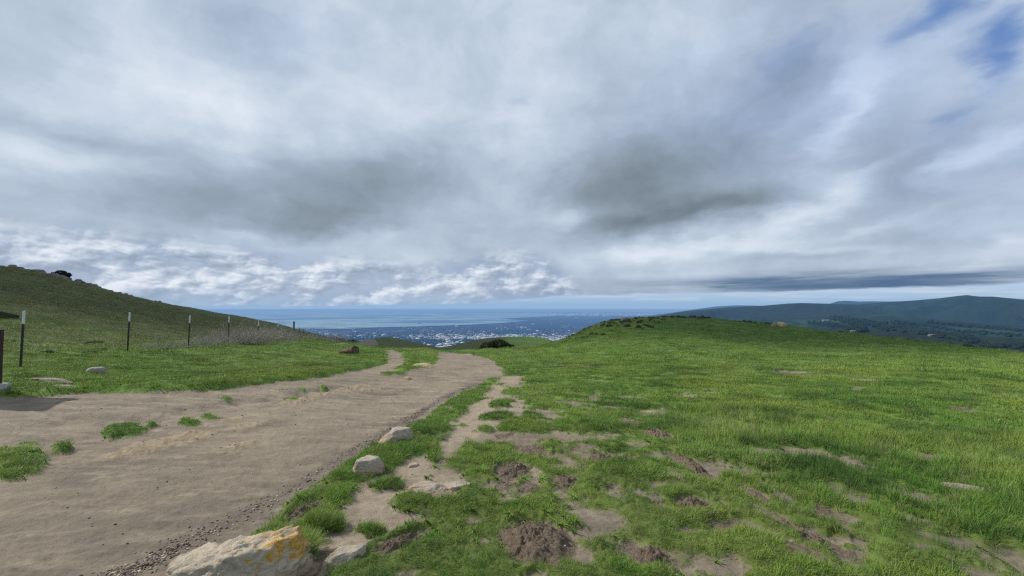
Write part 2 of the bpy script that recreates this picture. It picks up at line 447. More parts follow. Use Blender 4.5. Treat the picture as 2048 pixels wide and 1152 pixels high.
def mat_ground():
    m, nt = new_mat('hill_ground'); T = NT(nt)
    P = T.n('ShaderNodeNewGeometry').outputs['Position']
    bare = T.attr('bare').outputs['Fac']; soil = T.attr('soil').outputs['Fac']; rocky = T.attr('rocky').outputs['Fac']
    grav = T.attr('gravel').outputs['Fac']; dry = T.attr('dry').outputs['Fac']
    n1 = T.noise(P, 1.3, 5, .6); n2 = T.noise(P, 9, 5, .65); n3 = T.noise(P, 60, 4, .7)
    stretch = T.n('ShaderNodeMapping'); stretch.inputs['Rotation'].default_value = (0, 0, R(28)); stretch.inputs['Scale'].default_value = (1.2, 4.5, 1)
    T.link(P, stretch.inputs[0])
    n4 = T.noise(stretch.outputs[0], 1.1, 6, .65)
    # trodden earth
    earth = T.ramp(n4, [(.32, srgb(96, 89, 78)), (.5, srgb(127, 116, 101)), (.68, srgb(156, 143, 124))])
    earth = T.mix(T.mapr(n2, .42, .68), earth, srgb(114, 105, 92))
    n5 = T.noise(P, .45, 6, .62)
    earth = T.mix(T.mapr(n5, .40, .62, 0, .55), earth, srgb(140, 128, 110))
    nearm = T.mapr(T.vmath('LENGTH', P), 2.5, 9, .40, 0)
    earth = T.mix(nearm, earth, srgb(92, 85, 74))
    worn = T.attr('worn').outputs['Fac']
    earth = T.mix(T.math('MULTIPLY', T.mapr(worn, -.15, .2), T.mapr(n2, .35, .6, .35, .75)), earth, srgb(152, 138, 119))
    earth = T.mix(T.math('MULTIPLY', T.mapr(n1, .5, .72), .55), earth, srgb(94, 82, 72))
    earth = T.mix(T.math('MULTIPLY', T.mapr(n3, .56, .75), .35), earth, srgb(88, 76, 66))
    pale = T.mapr(T.math('ADD', rocky, T.math('MULTIPLY', T.math('SUBTRACT', n2, .5), .25)), -.02, .1)
    stone = T.ramp(T.noise(P, 14, 6, .7), [(.3, srgb(104, 88, 68)), (.5, srgb(152, 134, 104)), (.7, srgb(182, 166, 136))])
    earth = T.mix(T.math('MULTIPLY', pale, .42), earth, stone)
    gmask = T.mapr(T.math('ADD', grav, T.math('MULTIPLY', T.math('SUBTRACT', n2, .5), .3)), .16, .02)
    gcol = T.ramp(T.noise(P, 95, 2, .8), [(.35, srgb(70, 62, 56)), (.55, srgb(108, 98, 90)), (.7, srgb(140, 130, 120))])
    earth = T.mix(T.math('MULTIPLY', gmask, .7), earth, gcol)
    # loose burrow soil
    scol = T.ramp(T.noise(P, 38, 5, .75), [(.3, srgb(80, 69, 59)), (.5, srgb(106, 94, 81)), (.72, srgb(132, 119, 103))])
    sm = T.mapr(T.math('ADD', soil, T.math('MULTIPLY', T.math('SUBTRACT', n2, .5), .12)), -.01, .03)
    earth = T.mix(sm, earth, scol)
    # turf underlay
    g1 = T.noise(P, .22, 5, .6); g2 = T.noise(P, 3.2, 6, .7)
    gs = T.n('ShaderNodeMapping'); gs.inputs['Scale'].default_value = (.5, 1.1, 1); T.link(P, gs.inputs[0])
    g3 = T.noise(gs.outputs[0], .8, 8, .72)
    green = T.ramp(g3, [(.3, (.038, .088, .014)), (.5, (.090, .170, .026)), (.72, (.165, .250, .052))])
    green = T.mix(T.math('MULTIPLY', T.mapr(g1, .42, .66), .6), green, (.145, .205, .045))
    green = T.mix(T.math('MULTIPLY', T.mapr(g2, .35, .6, 1, 0), .5), green, (.030, .045, .012))
    drycol = T.ramp(g3, [(.3, (.040, .050, .016)), (.5, (.085, .088, .034)), (.72, (.165, .145, .080))])
    green = T.mix(T.mapr(T.math('ADD', dry, T.math('MULTIPLY', T.math('SUBTRACT', g3, .5), .8)), .2, .9, 0, .8), green, drycol)
    rr = T.vmath('LENGTH', P)
    thatch = T.ramp(n3, [(.3, srgb(58, 52, 36)), (.6, srgb(92, 84, 52)), (.8, srgb(120, 108, 70))])
    green = T.mix(T.math('MULTIPLY', T.mapr(rr, 9, 3, 0, .45), 1), green, thatch)
    edge = T.math('ADD', bare, T.math('MULTIPLY', T.math('SUBTRACT', T.noise(P, 24, 4, .7), .5), .10))
    bm = T.mapr(edge, -.035, .02)
    colr = T.mix(bm, green, earth)
    hb = T.math('ADD', T.math('MULTIPLY', n3, .35), T.math('MULTIPLY', n2, 1.0))
    hb = T.math('ADD', hb, T.math('MULTIPLY', T.noise(P, 22, 6, .7), T.math('ADD', .6, T.math('MULTIPLY', sm, 2.2))))
    hb = T.math('ADD', hb, T.math('MULTIPLY', n4, 2.6))
    nrm = T.bump(hb, .8, .018)
    b = principled(T, colr, .95, nrm, .15)
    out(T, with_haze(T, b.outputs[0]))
    return m

# ------------------------------------------------------------------ near ground mesh
def polar_faces(na, nr, wrap=True):
    i = np.arange(na if wrap else na - 1); j = np.arange(nr - 1)
    I, J = np.meshgrid(i, j, indexing='ij')
    I2 = (I + 1) % na
    return np.stack([I * nr + J, I2 * nr + J, I2 * nr + J + 1, I * nr + J + 1], -1).reshape(-1, 4)[:, ::-1]

def build_near():
    az = np.concatenate([np.linspace(R(-56), R(56), 1150), np.linspace(R(57.5), R(302.5), 90)])
    inv = np.arange(1 / 1.7, 1 / 30., -.00125)
    rr = np.concatenate([np.linspace(.02, 1.65, 14), 1 / inv, np.exp(np.linspace(math.log(30.3), math.log(450), 190))])
    A, RR = np.meshgrid(az, rr, indexing='ij')
    X = (RR * np.sin(A)).ravel(); Y = (RR * np.cos(A)).ravel()
    Z = base_h(X, Y)
    dz, bare, soil, rocky, g = detail(X, Y)
    Z += dz
    me = mesh_np('hilltop_ground', np.stack([X, Y, Z], 1), polar_faces(len(az), len(rr)), mat_ground(),
                 {'bare': ('FLOAT', np.clip(bare, -2, 2)), 'soil': ('FLOAT', np.clip(soil, -2, 2)), 'rocky': ('FLOAT', np.clip(rocky, -2, 2)),
                  'gravel': ('FLOAT', np.clip(g, 0, 2)), 'dry': ('FLOAT', dry_field(X, Y)), 'worn': ('FLOAT', np.clip(sdf_poly(WORN[0], X, Y), -2, 2))})
    return obj('ground', me, kind='structure', label='grassy hilltop with a trodden dirt path and bare soil patches')
build_near()
print('near done')

# ------------------------------------------------------------------ far country
PLAIN = -500.0
def ridge(pts, D, zb, front, back, az, r, gul=0.0, seed=0, k=1.0):
    """a range of hills: skyline traced as (px, py) at distance D"""
    pa = np.array([math.atan((p[0] - 1024.) / F) for p in pts])
    dd = D if not callable(D) else None
    pz = np.array([EYE + (ray(*p)[2] / math.hypot(*ray(*p)[:2])) * (D if dd else D(p[0])) for p in pts])
    Dl = np.full(az.shape, D) if dd else None
    cz = np.interp(az, pa, pz)
    cz = np.where(az < pa[0], zb + (pz[0] - zb) * sstep(.12, 0, pa[0] - az), cz)
    t = (r - Dl) 
    x = r * np.sin(az); y = r * np.cos(az)
    wob = fbm(x / (front * .9), y / (front * .9), seed, 4)
    s = np.where(t < 0, np.clip(1 + t / (front * (1 + .35 * wob)), 0, 1), np.clip(1 - t / back, 0, 1))
    s = s * s * (3 - 2 * s)
    hill = zb + (cz - zb) * s
    if gul:
        rg = np.abs(fbm(x / (front * .28), y / (front * .45), seed + 5, 4, .55))
        hill = hill - gul * (1 - np.clip(rg * 3.2, 0, 1)) * np.clip(s * (1 - s) * 4, 0, 1)
    hill = PLAIN - 40 + (hill - PLAIN + 40) * sstep(.12, 0, pa[0] - az)
    return np.where((s > 0) & (az > pa[0] - .12), hill, -1e5)

def far_h(az, r):
    x = r * np.sin(az); y = r * np.cos(az)
    rim = base_h(430 * np.sin(az), 430 * np.cos(az)) - 1.0
    azd = np.degrees(az)
    side = sstep(9, 24, azd)
    drop = np.maximum(-.115 * r - 10, PLAIN)
    valley = -150 + 26 * fbm(x / 700, y / 700, 301, 5, .5) + 12 * fbm(x / 220, y / 220, 302, 4) - 20 * sstep(3000, 600, r)
    base = drop * (1 - side) + np.maximum(valley, -400) * side * sstep(9500, 7500, r) + PLAIN * side * (1 - sstep(9500, 7500, r))
    t = sstep(430, 1000, r)
    z = rim * (1 - t) + base * t
    z = np.maximum(z, ridge([(1560, 668), (1640, 660), (1720, 656), (1800, 662), (1900, 670), (2048, 676), (2500, 690)], 2000., -190, 600, 900, az, r, 14, 8))
    z = np.maximum(z, ridge([(1480, 640), (1560, 637), (1640, 634), (1700, 628), (1780, 630), (1850, 636), (1930, 643), (2048, 652), (2500, 660)], 3600., -200, 1200, 1200, az, r, 22, 9))
    z = np.maximum(z, ridge([(1300, 634), (1372, 622), (1468, 614), (1530, 611), (1575, 607), (1603, 606), (1645, 607), (1713, 609), (1776, 604), (1826, 601),
                             (1882, 596), (1914, 592), (1934, 590), (1945, 591.5), (1961, 593), (1985, 593), (2006, 595), (2048, 599), (2200, 601), (2600, 610)], 6500., -220, 2600, 2500, az, r, 240, 10))
    z = np.maximum(z, ridge([(1280, 633), (1340, 626), (1400, 617), (1430, 613), (1470, 610.5), (1510, 611), (1560, 614), (1650, 618)], 19000., PLAIN, 3000, 4000, az, r, 90, 11))
    z = np.maximum(z, ridge([(1655, 609), (1675, 602.5), (1690, 601.5), (1720, 603), (1740, 602.5), (1780, 603), (1830, 602), (1850, 606)], 15000., -300, 3000, 3000, az, r, 60, 12))
    z = np.maximum(z, ridge([(735, 655), (761, 652), (774, 648.5), (790, 652), (812, 652), (840, 646), (858, 650), (880, 655)], 13500., PLAIN, 900, 900, az, r, 12, 13))
    # bay shore mountains fading into the haze
    z = np.maximum(z, ridge([(300, 626), (480, 626), (560, 624), (640, 626), (700, 623), (780, 626), (860, 629), (930, 630)], 46000., PLAIN, 5000, 6000, az, r, 60, 14))
    ok = (r > 4000)
    return z + np.where((z < PLAIN + 3) & ok, 2.0 * fbm(x / 900, y / 900, 310, 2), 0)

def mat_far():
    m, nt = new_mat('valley_and_plain'); T = NT(nt)
    P = T.n('ShaderNodeNewGeometry').outputs['Position']
    wood = T.attr('wood').outputs['Fac']; sub = T.attr('urban').outputs['Fac']
    n0 = T.noise(P, .0012, 6, .6); n1 = T.noise(P, .006, 6, .65); n2 = T.noise(P, .03, 4, .7)
    grass = T.ramp(n1, [(.3, (.005, .014, .015)), (.5, (.010, .026, .021)), (.68, (.030, .058, .030))])  # cloud shadow painted in: greens darkened over the far hills
    forest = T.ramp(n2, [(.35, (.006, .012, .007)), (.65, (.015, .027, .012))])
    hillc = T.mix(T.mapr(T.math('ADD', wood, T.math('MULTIPLY', T.math('SUBTRACT', n1, .5), .7)), .42, .58), grass, forest)
    # the built-up plain: dark street trees, grey-blue roofs, pale yards
    st = T.n('ShaderNodeMapping'); st.inputs['Scale'].default_value = (1, .55, 1); st.inputs['Rotation'].default_value = (0, 0, R(-12)); T.link(P, st.inputs[0])
    v = T.n('ShaderNodeTexVoronoi'); v.inputs['Scale'].default_value = .009; T.link(st.outputs[0], v.inputs['Vector'])
    cell = T.sep(v.outputs['Color'])[0]
    pl = T.ramp(n2, [(.35, (.008, .020, .055)), (.6, (.018, .036, .080))])
    big = T.noise(st.outputs[0], .0007, 5, .6)
    bright = T.math('MULTIPLY', T.mapr(cell, .80, .9), T.mapr(big, .45, .62))
    pl = T.mix(T.math('MULTIPLY', bright, .3), pl, (.22, .25, .28))
    pl = T.mix(T.math('MULTIPLY', T.mapr(T.noise(st.outputs[0], .0016, 5, .6), .58, .68), .5), pl, (.075, .105, .06))
    c = T.mix(sub, hillc, pl)
    b = principled(T, c, .95, None, .1)
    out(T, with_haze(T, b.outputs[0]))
    return m

def build_far():
    az = np.concatenate([np.linspace(R(-54), R(54), 1100), np.linspace(R(56), R(304), 60)])
    rr = np.exp(np.linspace(math.log(430), math.log(90000), 520))
    A, RR = np.meshgrid(az, rr, indexing='ij')
    A = A.ravel(); Rr = RR.ravel()
    Aw = np.where(A > math.pi, A - 2 * math.pi, A)
    Z = far_h(Aw, Rr)
    X = Rr * np.sin(A); Y = Rr * np.cos(A)
    wood = .5 + .75 * fbm(X / 900, Y / 1500, 330, 4, .6)
    gul = np.abs(fbm(X / 730, Y / 1170, 15, 4, .55))
    wood = np.where(Rr > 4400, .46 + .34 * sstep(R(41), R(32), Aw) + .25 * fbm(X / 1300, Y / 1300, 331, 3) + .25 * (.18 - gul), wood - .12)
    urban = sstep(PLAIN + 14, PLAIN + 5, Z)
    me = mesh_np('far_country', np.stack([X, Y, Z], 1), polar_faces(len(az), len(rr)), mat_far(),
                 {'wood': ('FLOAT', wood), 'urban': ('FLOAT', urban)})
    obj('terrain', me, kind='structure', label='dark hills, green valley and built-up plain far below')
build_far()
print('far done')

def strip_mesh(name, pts, z, mat, n=4):
    bm = bmesh.new()
    vs = [bm.verts.new((x, y, z)) for x, y in pts]
    f = bm.faces.new(vs)
    if f.normal.z < 0: f.normal_flip()
    me = bpy.data.meshes.new(name); bm.normal_update()
    bmesh.ops.triangulate(bm, faces=bm.faces[:])
    bm.to_mesh(me); bm.free(); me.materials.append(mat)
    return me

def plain_pt(px, py, z=PLAIN):
    d = ray(px, py); t = (z - EYE) / d[2]
    return d[0] * t, d[1] * t

def mat_water():
    m, nt = new_mat('bay_water'); T = NT(nt)
    P = T.n('ShaderNodeNewGeometry').outputs['Position']
    st = T.n('ShaderNodeMapping'); st.inputs['Scale'].default_value = (.35, .8, 1); T.link(P, st.inputs[0])
    n = T.noise(st.outputs[0], .0009, 7, .66)
    c = T.ramp(n, [(.34, srgb(50, 84, 112)), (.47, srgb(78, 112, 132)), (.56, srgb(150, 168, 168)), (.63, srgb(70, 98, 98)), (.72, srgb(112, 134, 140))])
    b = principled(T, c, .6, None, .3)
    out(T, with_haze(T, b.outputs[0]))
    return m
MW = mat_water()
bay = [plain_pt(*p) for p in [(330, 657), (560, 659), (600, 658), (680, 659.5), (760, 656), (900, 652), (1000, 647), (1060, 642), (1000, 638), (1080, 634), (1180, 629.5), (1100, 627.5), (1000, 625.6),
                              (900, 625.2), (700, 625.2), (450, 625.2), (250, 625.2), (200, 640)]]
obj('water', strip_mesh('bay', bay, PLAIN + 12, MW), kind='structure', label='pale bay water beyond the city plain')

# city: thousands of roofs and walls too small to count
def build_city():
    rng = np.random.default_rng(5)
    V = []; Fc = []; col = []
    n = 0
    def box(cx, cy, z, sx, sy, h, rot, c):
        nonlocal n
        ca, sa = math.cos(rot), math.sin(rot)
        q = [(-sx, -sy), (sx, -sy), (sx, sy), (-sx, sy)]
        for zz in (z, z + h):
            for a, b in q:
                V.append((cx + a * ca - b * sa, cy + a * sa + b * ca, zz)); col.append(c)
        b0 = n; n += 8
        for f in ((0, 1, 5, 4), (1, 2, 6, 5), (2, 3, 7, 6), (3, 0, 4, 7), (4, 5, 6, 7)):
            Fc.append(tuple(b0 + i for i in f))
    cnt = 0
    while cnt < 11000:
        px = rng.uniform(560, 1420); py = 640 + 60 * rng.beta(2.2, 1.6)
        near = sstep(664, 690, py)
        keep = .05 + .95 * near * sstep(780, 900, px)
        cx, cy = plain_pt(px, py)
        cl = fbm(np.array([cx / 700.]), np.array([cy / 1300.]), 501, 3)[0]
        if rng.random() > keep * np.clip(.5 + 1.9 * cl, .05, 1.2): continue
        if py < 648 and rng.random() > .5 + (px > 1050) * .5: continue
        big = rng.random() < .16
        s = rng.uniform(14, 40) if big else rng.uniform(5, 12)
        s *= 1 + .5 * sstep(665, 645, py)
        c = rng.uniform(.45, .8) if big else rng.uniform(.22, .85)
        box(cx, cy, PLAIN, s, s * rng.uniform(.35, .8), rng.uniform(6, 13) * (1.4 if big else 1), R(-12) + (rng.random() < .5) * R(90) + rng.normal() * .05, c)
        cnt += 1
    # a denser white band beneath the horizon on the right
    for k in range(900):
        px = rng.uniform(1050, 1400); py = 629 + rng.normal() * 1.8
        cx, cy = plain_pt(px, max(py, 625.5))
        box(cx, cy, PLAIN, rng.uniform(30, 120), rng.uniform(30, 70), rng.uniform(8, 25), R(-12), rng.uniform(.4, .8))
    m, nt = new_mat('city_walls'); T = NT(nt)
    a = T.attr('tone').outputs['Fac']
    c = T.ramp(a, [(.2, (.12, .12, .13)), (.5, (.30, .30, .30)), (.8, (.60, .60, .58))])
    b = principled(T, c, .8, None, .2)
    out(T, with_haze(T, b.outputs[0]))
    me = mesh_np('city', np.array(V), np.array(Fc), m, {'tone': ('FLOAT', np.array(col))}, smooth=False)
    obj('city_buildings', me, kind='stuff', label='countless pale roofs and walls of the city spread over the plain', cat='city')
    # street trees: dark blobs between them
    ico = bpy.data.meshes.new('t'); bm = bmesh.new(); bmesh.ops.create_icosphere(bm, subdivisions=1, radius=1); bm.to_mesh(ico)
    tv = np.array([v.co[:] for v in bm.verts]); tf = np.array([[v.index for v in f.verts] for f in bm.faces]); bm.free()
    C = []
    while len(C) < 5000:
        px = rng.uniform(700, 1350); py = 652 + 46 * rng.beta(2.5, 1.2)
        cx, cy = plain_pt(px, py)
        C.append((cx, cy, PLAIN + 3, rng.uniform(8, 26), rng.uniform(5, 9)))
    C = np.array(C)
    VV = (C[:, None, :3] + tv[None] * np.stack([C[:, 3], C[:, 3], C[:, 4]], 1)[:, None, :]).reshape(-1, 3)
    FF = (tf[None] + (np.arange(len(C)) * len(tv))[:, None, None]).reshape(-1, 3)
    m2, nt = new_mat('city_trees'); T = NT(nt)
    b = principled(T, (.012, .024, .016), .95, None, .05); out(T, with_haze(T, b.outputs[0]))
    obj('city_trees', mesh_np('city_trees', VV, FF, m2), kind='stuff', label='dark street trees between the houses of the plain', cat='trees')
build_city()

# ------------------------------------------------------------------ grass
def blades(n, rad, l0, l1, w, lean=.5, seed=0, seg=3, flat=1.0):
    g = np.random.default_rng(seed)
    V = []; Fq = []; H = []
    for i in range(n):
        a = g.uniform(0, 2 * math.pi); rr = rad * math.sqrt(g.random())
        bx, by = rr * math.cos(a), rr * math.sin(a)
        L = g.uniform(l0, l1); th = g.uniform(0, 2 * math.pi)
        la = a + g.normal() * .8
        ln = g.uniform(.15, 1.0) * lean
        dx, dy = math.cos(la) * ln + .22, math.sin(la) * ln - .06
        wx, wy = -math.sin(th) * w / 2, math.cos(th) * w / 2
        b0 = len(V); tone = g.uniform(-.12, .12)
        for s in range(seg + 1):
            t = s / seg
            h = L * (t - .42 * ln * t * t) * flat
            k = L * (t ** 1.7)
            ww = (1 - t ** 1.6) + .06
            for sgn in (-1, 1):
                V.append((bx + dx * k + sgn * wx * ww, by + dy * k + sgn * wy * ww, h - .012)); H.append(t + tone)
        for s in range(seg):
            q = b0 + s * 2
            Fq.append((q, q + 1, q + 3, q + 2))
    return np.array(V), np.array(Fq), np.array(H)

def mat_grass(name='grass_blades'):
    m, nt = new_mat(name); T = NT(nt)
    P = T.n('ShaderNodeNewGeometry').outputs['Position']
    h = T.attr('h').outputs['Fac']; dry = T.attr('dry', 'INSTANCER').outputs['Fac']; tone = T.attr('tone', 'INSTANCER').outputs['Fac']
    n = T.noise(P, .35, 4, .6); n2 = T.noise(P, 2.0, 4, .65)
    g = T.mix(T.mapr(n, .36, .64), (.082, .205, .020), (.205, .315, .040))
    g = T.mix(T.math('MULTIPLY', T.mapr(n2, .48, .72), .6), g, (.215, .285, .065))
    g = T.mix(T.math('MULTIPLY', T.mapr(tone, .55, 1.0, 0, 1), .5), g, (.055, .150, .030))
    g = T.mix(T.math('MULTIPLY', T.mapr(tone, .22, .0, 0, 1), .55), g, (.340, .330, .130))
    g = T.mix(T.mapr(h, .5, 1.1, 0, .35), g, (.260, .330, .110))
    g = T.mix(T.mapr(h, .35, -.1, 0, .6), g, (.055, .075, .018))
    pale = T.noise(P, .16, 5, .62)
    g = T.mix(T.mapr(pale, .46, .66, 0, .62), g, (.270, .340, .120))
    dk = T.noise(P, .75, 5, .68)
    g = T.mix(T.mapr(dk, .53, .40, 0, .85), g, (.040, .100, .020))
    yl = T.noise(P, .28, 6, .66)
    g = T.mix(T.mapr(yl, .50, .64, 0, .6), g, (.250, .300, .050))
    g = T.mix(dry, g, T.ramp(tone, [(.1, (.080, .074, .034)), (.5, (.185, .165, .075)), (.95, (.31, .26, .155))]))
    g = T.vmath('SCALE', g, sc=1.14)
    gn = T.n('ShaderNodeNewGeometry').outputs['Normal']
    nn = T.vmath('NORMALIZE', T.vmath('ADD', T.vmath('SCALE', gn, sc=.55), (0, 0, .75)))
    b = principled(T, g, .6, nn, .2)
    tr = T.n('ShaderNodeBsdfTranslucent'); T.link(T.mix(.5, g, (.14, .22, .02)), tr.inputs[0])
    mx = T.n('ShaderNodeMixShader'); mx.inputs[0].default_value = .32
    T.link(b.outputs[0], mx.inputs[1]); T.link(tr.outputs[0], mx.inputs[2])
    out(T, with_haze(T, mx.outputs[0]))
    return m
MG = mat_grass()

TUFTS = bpy.data.collections.new('grass_tufts')
specs = [  # n, rad, l0, l1, width, lean
 (34, .055, .025, .070, .0044, 1.0), (30, .06, .02, .090, .0046, .9), (26, .05, .02, .060, .0040, 1.1),       # 0-2 short turf near
 (30, .065, .04, .12, .0046, .8), (26, .07, .03, .15, .0044, .9),                                          # 3-4 longer near
 (30, .15, .03, .085, .009, 1.0), (28, .17, .03, .10, .009, .9),                                           # 5-6 middle
 (26, .42, .04, .12, .022, 1.0), (24, .50, .04, .15, .024, .9),                                           # 7-8 far
 (40, .05, .07, .17, .0042, .8),
 (11, .022, .05, .10, .020, 1.7),                                                                          # 10 broad-leaved weed rosette
                                                                         # 9 lush tuft beside the boulder
]
for i, s in enumerate(specs):
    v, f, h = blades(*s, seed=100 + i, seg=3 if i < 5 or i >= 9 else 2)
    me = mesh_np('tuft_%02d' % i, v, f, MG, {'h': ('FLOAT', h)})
    o = bpy.data.objects.new('tuft_%02d' % i, me); TUFTS.objects.link(o)

def gn_group():
    ng = bpy.data.node_groups.new('scatter_tufts', 'GeometryNodeTree')
    ng.interface.new_socket('Geometry', in_out='INPUT', socket_type='NodeSocketGeometry')
    ng.interface.new_socket('Geometry', in_out='OUTPUT', socket_type='NodeSocketGeometry')
    N = ng.nodes.new
    gi = N('NodeGroupInput'); go = N('NodeGroupOutput')
    ci = N('GeometryNodeCollectionInfo'); ci.inputs['Collection'].default_value = TUFTS
    ci.inputs['Separate Children'].default_value = True; ci.inputs['Reset Children'].default_value = True
    m2p = N('GeometryNodeMeshToPoints')
    ip = N('GeometryNodeInstanceOnPoints'); ip.inputs['Pick Instance'].default_value = True
    def na(name, t):
        a = N('GeometryNodeInputNamedAttribute'); a.data_type = t; a.inputs['Name'].default_value = name
        return [s for s in a.outputs if s.enabled and s.name == 'Attribute'][0]
    L = ng.links.new
    L(gi.outputs[0], m2p.inputs[0]); L(m2p.outputs[0], ip.inputs['Points']); L(ci.outputs[0], ip.inputs['Instance'])
    L(na('idx', 'INT'), ip.inputs['Instance Index']); L(na('rot', 'FLOAT_VECTOR'), ip.inputs['Rotation']); L(na('scl', 'FLOAT_VECTOR'), ip.inputs['Scale'])
    L(ip.outputs[0], go.inputs[0])
    return ng
GN = gn_group()

def scatter(name, X, Y, idx, scl, label, extra_dry=None, cat='grass'):
    rng = np.random.default_rng(len(X))
    Z = base_h(X, Y) + detail(X, Y)[0]
    n = len(X)
    rot = np.stack([rng.normal(size=n) * .08, rng.normal(size=n) * .08, rng.uniform(-.9, .9, n)], 1)
    dry = dry_field(X, Y)
    dry = np.clip((dry + rng.normal(size=n) * .25 - .18) * 1.5, 0, 1) * .9
    dry = np.where(rng.random(n) < .035, np.maximum(dry, .85), dry)
    if extra_dry is not None: dry = np.maximum(dry, extra_dry)
    me = bpy.data.meshes.new(name)
    me.vertices.add(n); me.vertices.foreach_set('co', np.stack([X, Y, Z], 1).astype(np.float32).ravel())
    for an, t, v in (('rot', 'FLOAT_VECTOR', rot), ('scl', 'FLOAT_VECTOR', scl), ('idx', 'INT', idx), ('dry', 'FLOAT', dry), ('tone', 'FLOAT', rng.random(n))):
        a = me.attributes.new(an, t, 'POINT')
        a.data.foreach_set('vector' if t == 'FLOAT_VECTOR' else 'value', np.asarray(v, np.int32 if t == 'INT' else np.float32).ravel())
    o = obj(name, me, label=label, cat=cat, kind='stuff')
    md = o.modifiers.new('scatter', 'NODES'); md.node_group = GN
    return o

def polar_pts(n, r0, r1, amax, rng, p=1.0):
    a = rng.uniform(-amax, amax, n)
    u = rng.random(n)
    # density ~ 1/r in area terms
    r = r0 + (r1 - r0) * u ** p
    return r * np.sin(a), r * np.cos(a)

def build_grass():
    rng = np.random.default_rng(77)
    bands = [(1.6, 4.5, 28000, (0, 1, 2, 3, 4), .95), (4.5, 9, 62000, (0, 1, 2, 3, 4), 1.25), (9, 20, 62000, (5, 6), .95), (20, 44, 60000, (7, 8, 5), .8), (44, 100, 52000, (7, 8), 1.5)]
    XS = []; YS = []; IS = []; SS = []
    for r0, r1, n, ids, sc in bands:
        x, y = polar_pts(n, r0, r1, R(53), rng)
        bare = zones(x, y)[0]
        j = .03 * rng.normal(size=n)
        keep = (bare + j) < -.02
        # sparser toward worn ground, longer inside
        dens = (sstep(-.01, -.22, bare) * .5 + .4) * np.clip(1.05 + 1.3 * fbm(x * 1.1, y * 1.1, 171, 4, .6), .22, 1)
        keep &= rng.random(n) < dens
        x, y, bare = x[keep], y[keep], bare[keep]
        nn = len(x)
        ll = fbm(x * .35, y * .35, 91, 3) * .5 + .5
        tall = sstep(1.2, 4.5, x) * .5 * (ll > .45)
        short = np.array(ids[:3] if len(ids) == 5 else ids); tallid = np.array([3, 4] if len(ids) == 5 else ids)
        idx = np.where(rng.random(nn) < tall, tallid[rng.integers(0, len(tallid), nn)], short[rng.integers(0, len(short), nn)])
        s = sc * rng.uniform(.65, 1.25, nn) * (.65 + .35 * sstep(0, -.3, bare))
        hgt = s * (.62 + .8 * ll) * np.where((x < -2) & (y < 7.6), .6, 1) * (1 - .25 * (x < -1) * (y > 6))
        XS.append(x); YS.append(y); IS.append(idx); SS.append(np.stack([s, s, hgt], 1))
    x, y = polar_pts(9000, 2.2, 12, R(53), rng)
    b_ = zones(x, y)[0]; k_ = (b_ < .01) & (fbm(x * .8, y * .8, 191, 3) > -.02) & (rng.random(9000) < .45)
    x, y = x[k_], y[k_]; nn = len(x); s = rng.uniform(.3, .72, nn)
    XS.append(x); YS.append(y); IS.append(np.full(nn, 10)); SS.append(np.stack([s, s, s * 1.1], 1))
    X = np.concatenate(XS); Y = np.concatenate(YS)
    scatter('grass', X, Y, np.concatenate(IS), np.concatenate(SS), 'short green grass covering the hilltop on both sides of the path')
    print('tufts', len(X))
    # lush dark tufts
    xs = []; ys = []; sz = []
    for (cx, cy, rx, ry, k, s) in [(582, 1120, 36, 26, 120, 1.0), (649, 1053, 34, 11, 60, .7), (743, 1062, 30, 11, 34, .45), (835, 1016, 44, 16, 50, .45), (868, 910, 12, 18, 34, .6), (775, 973, 40, 7, 50, .5),
                                   (838, 895, 36, 10, 44, .5), (244, 862, 38, 10, 24, .3), (38, 925, 46, 20, 20, .3), (690, 958, 30, 8, 30, .45), (377, 848, 22, 4, 20, .3), (850, 868, 14, 5, 18, .6), (669, 998, 28, 12, 30, .5)]:
        c, Mi, _ = ell(cx, cy, rx, ry)
        M = np.linalg.inv(Mi)
        for _k in range(k):
            a = rng.uniform(0, 6.28); q = math.sqrt(rng.random())
            p = c + M @ np.array([math.cos(a) * q, math.sin(a) * q]); xs.append(p[0]); ys.append(p[1]); sz.append(s * rng.uniform(.7, 1.2))
    xs = np.array(xs); ys = np.array(ys); sz = np.array(sz)
    scatter('grass_tufts', xs, ys, np.full(len(xs), 9), np.stack([sz, sz, sz], 1), 'longer dark green tufts around the stones and on the bare ground')
build_grass()
print('grass done')

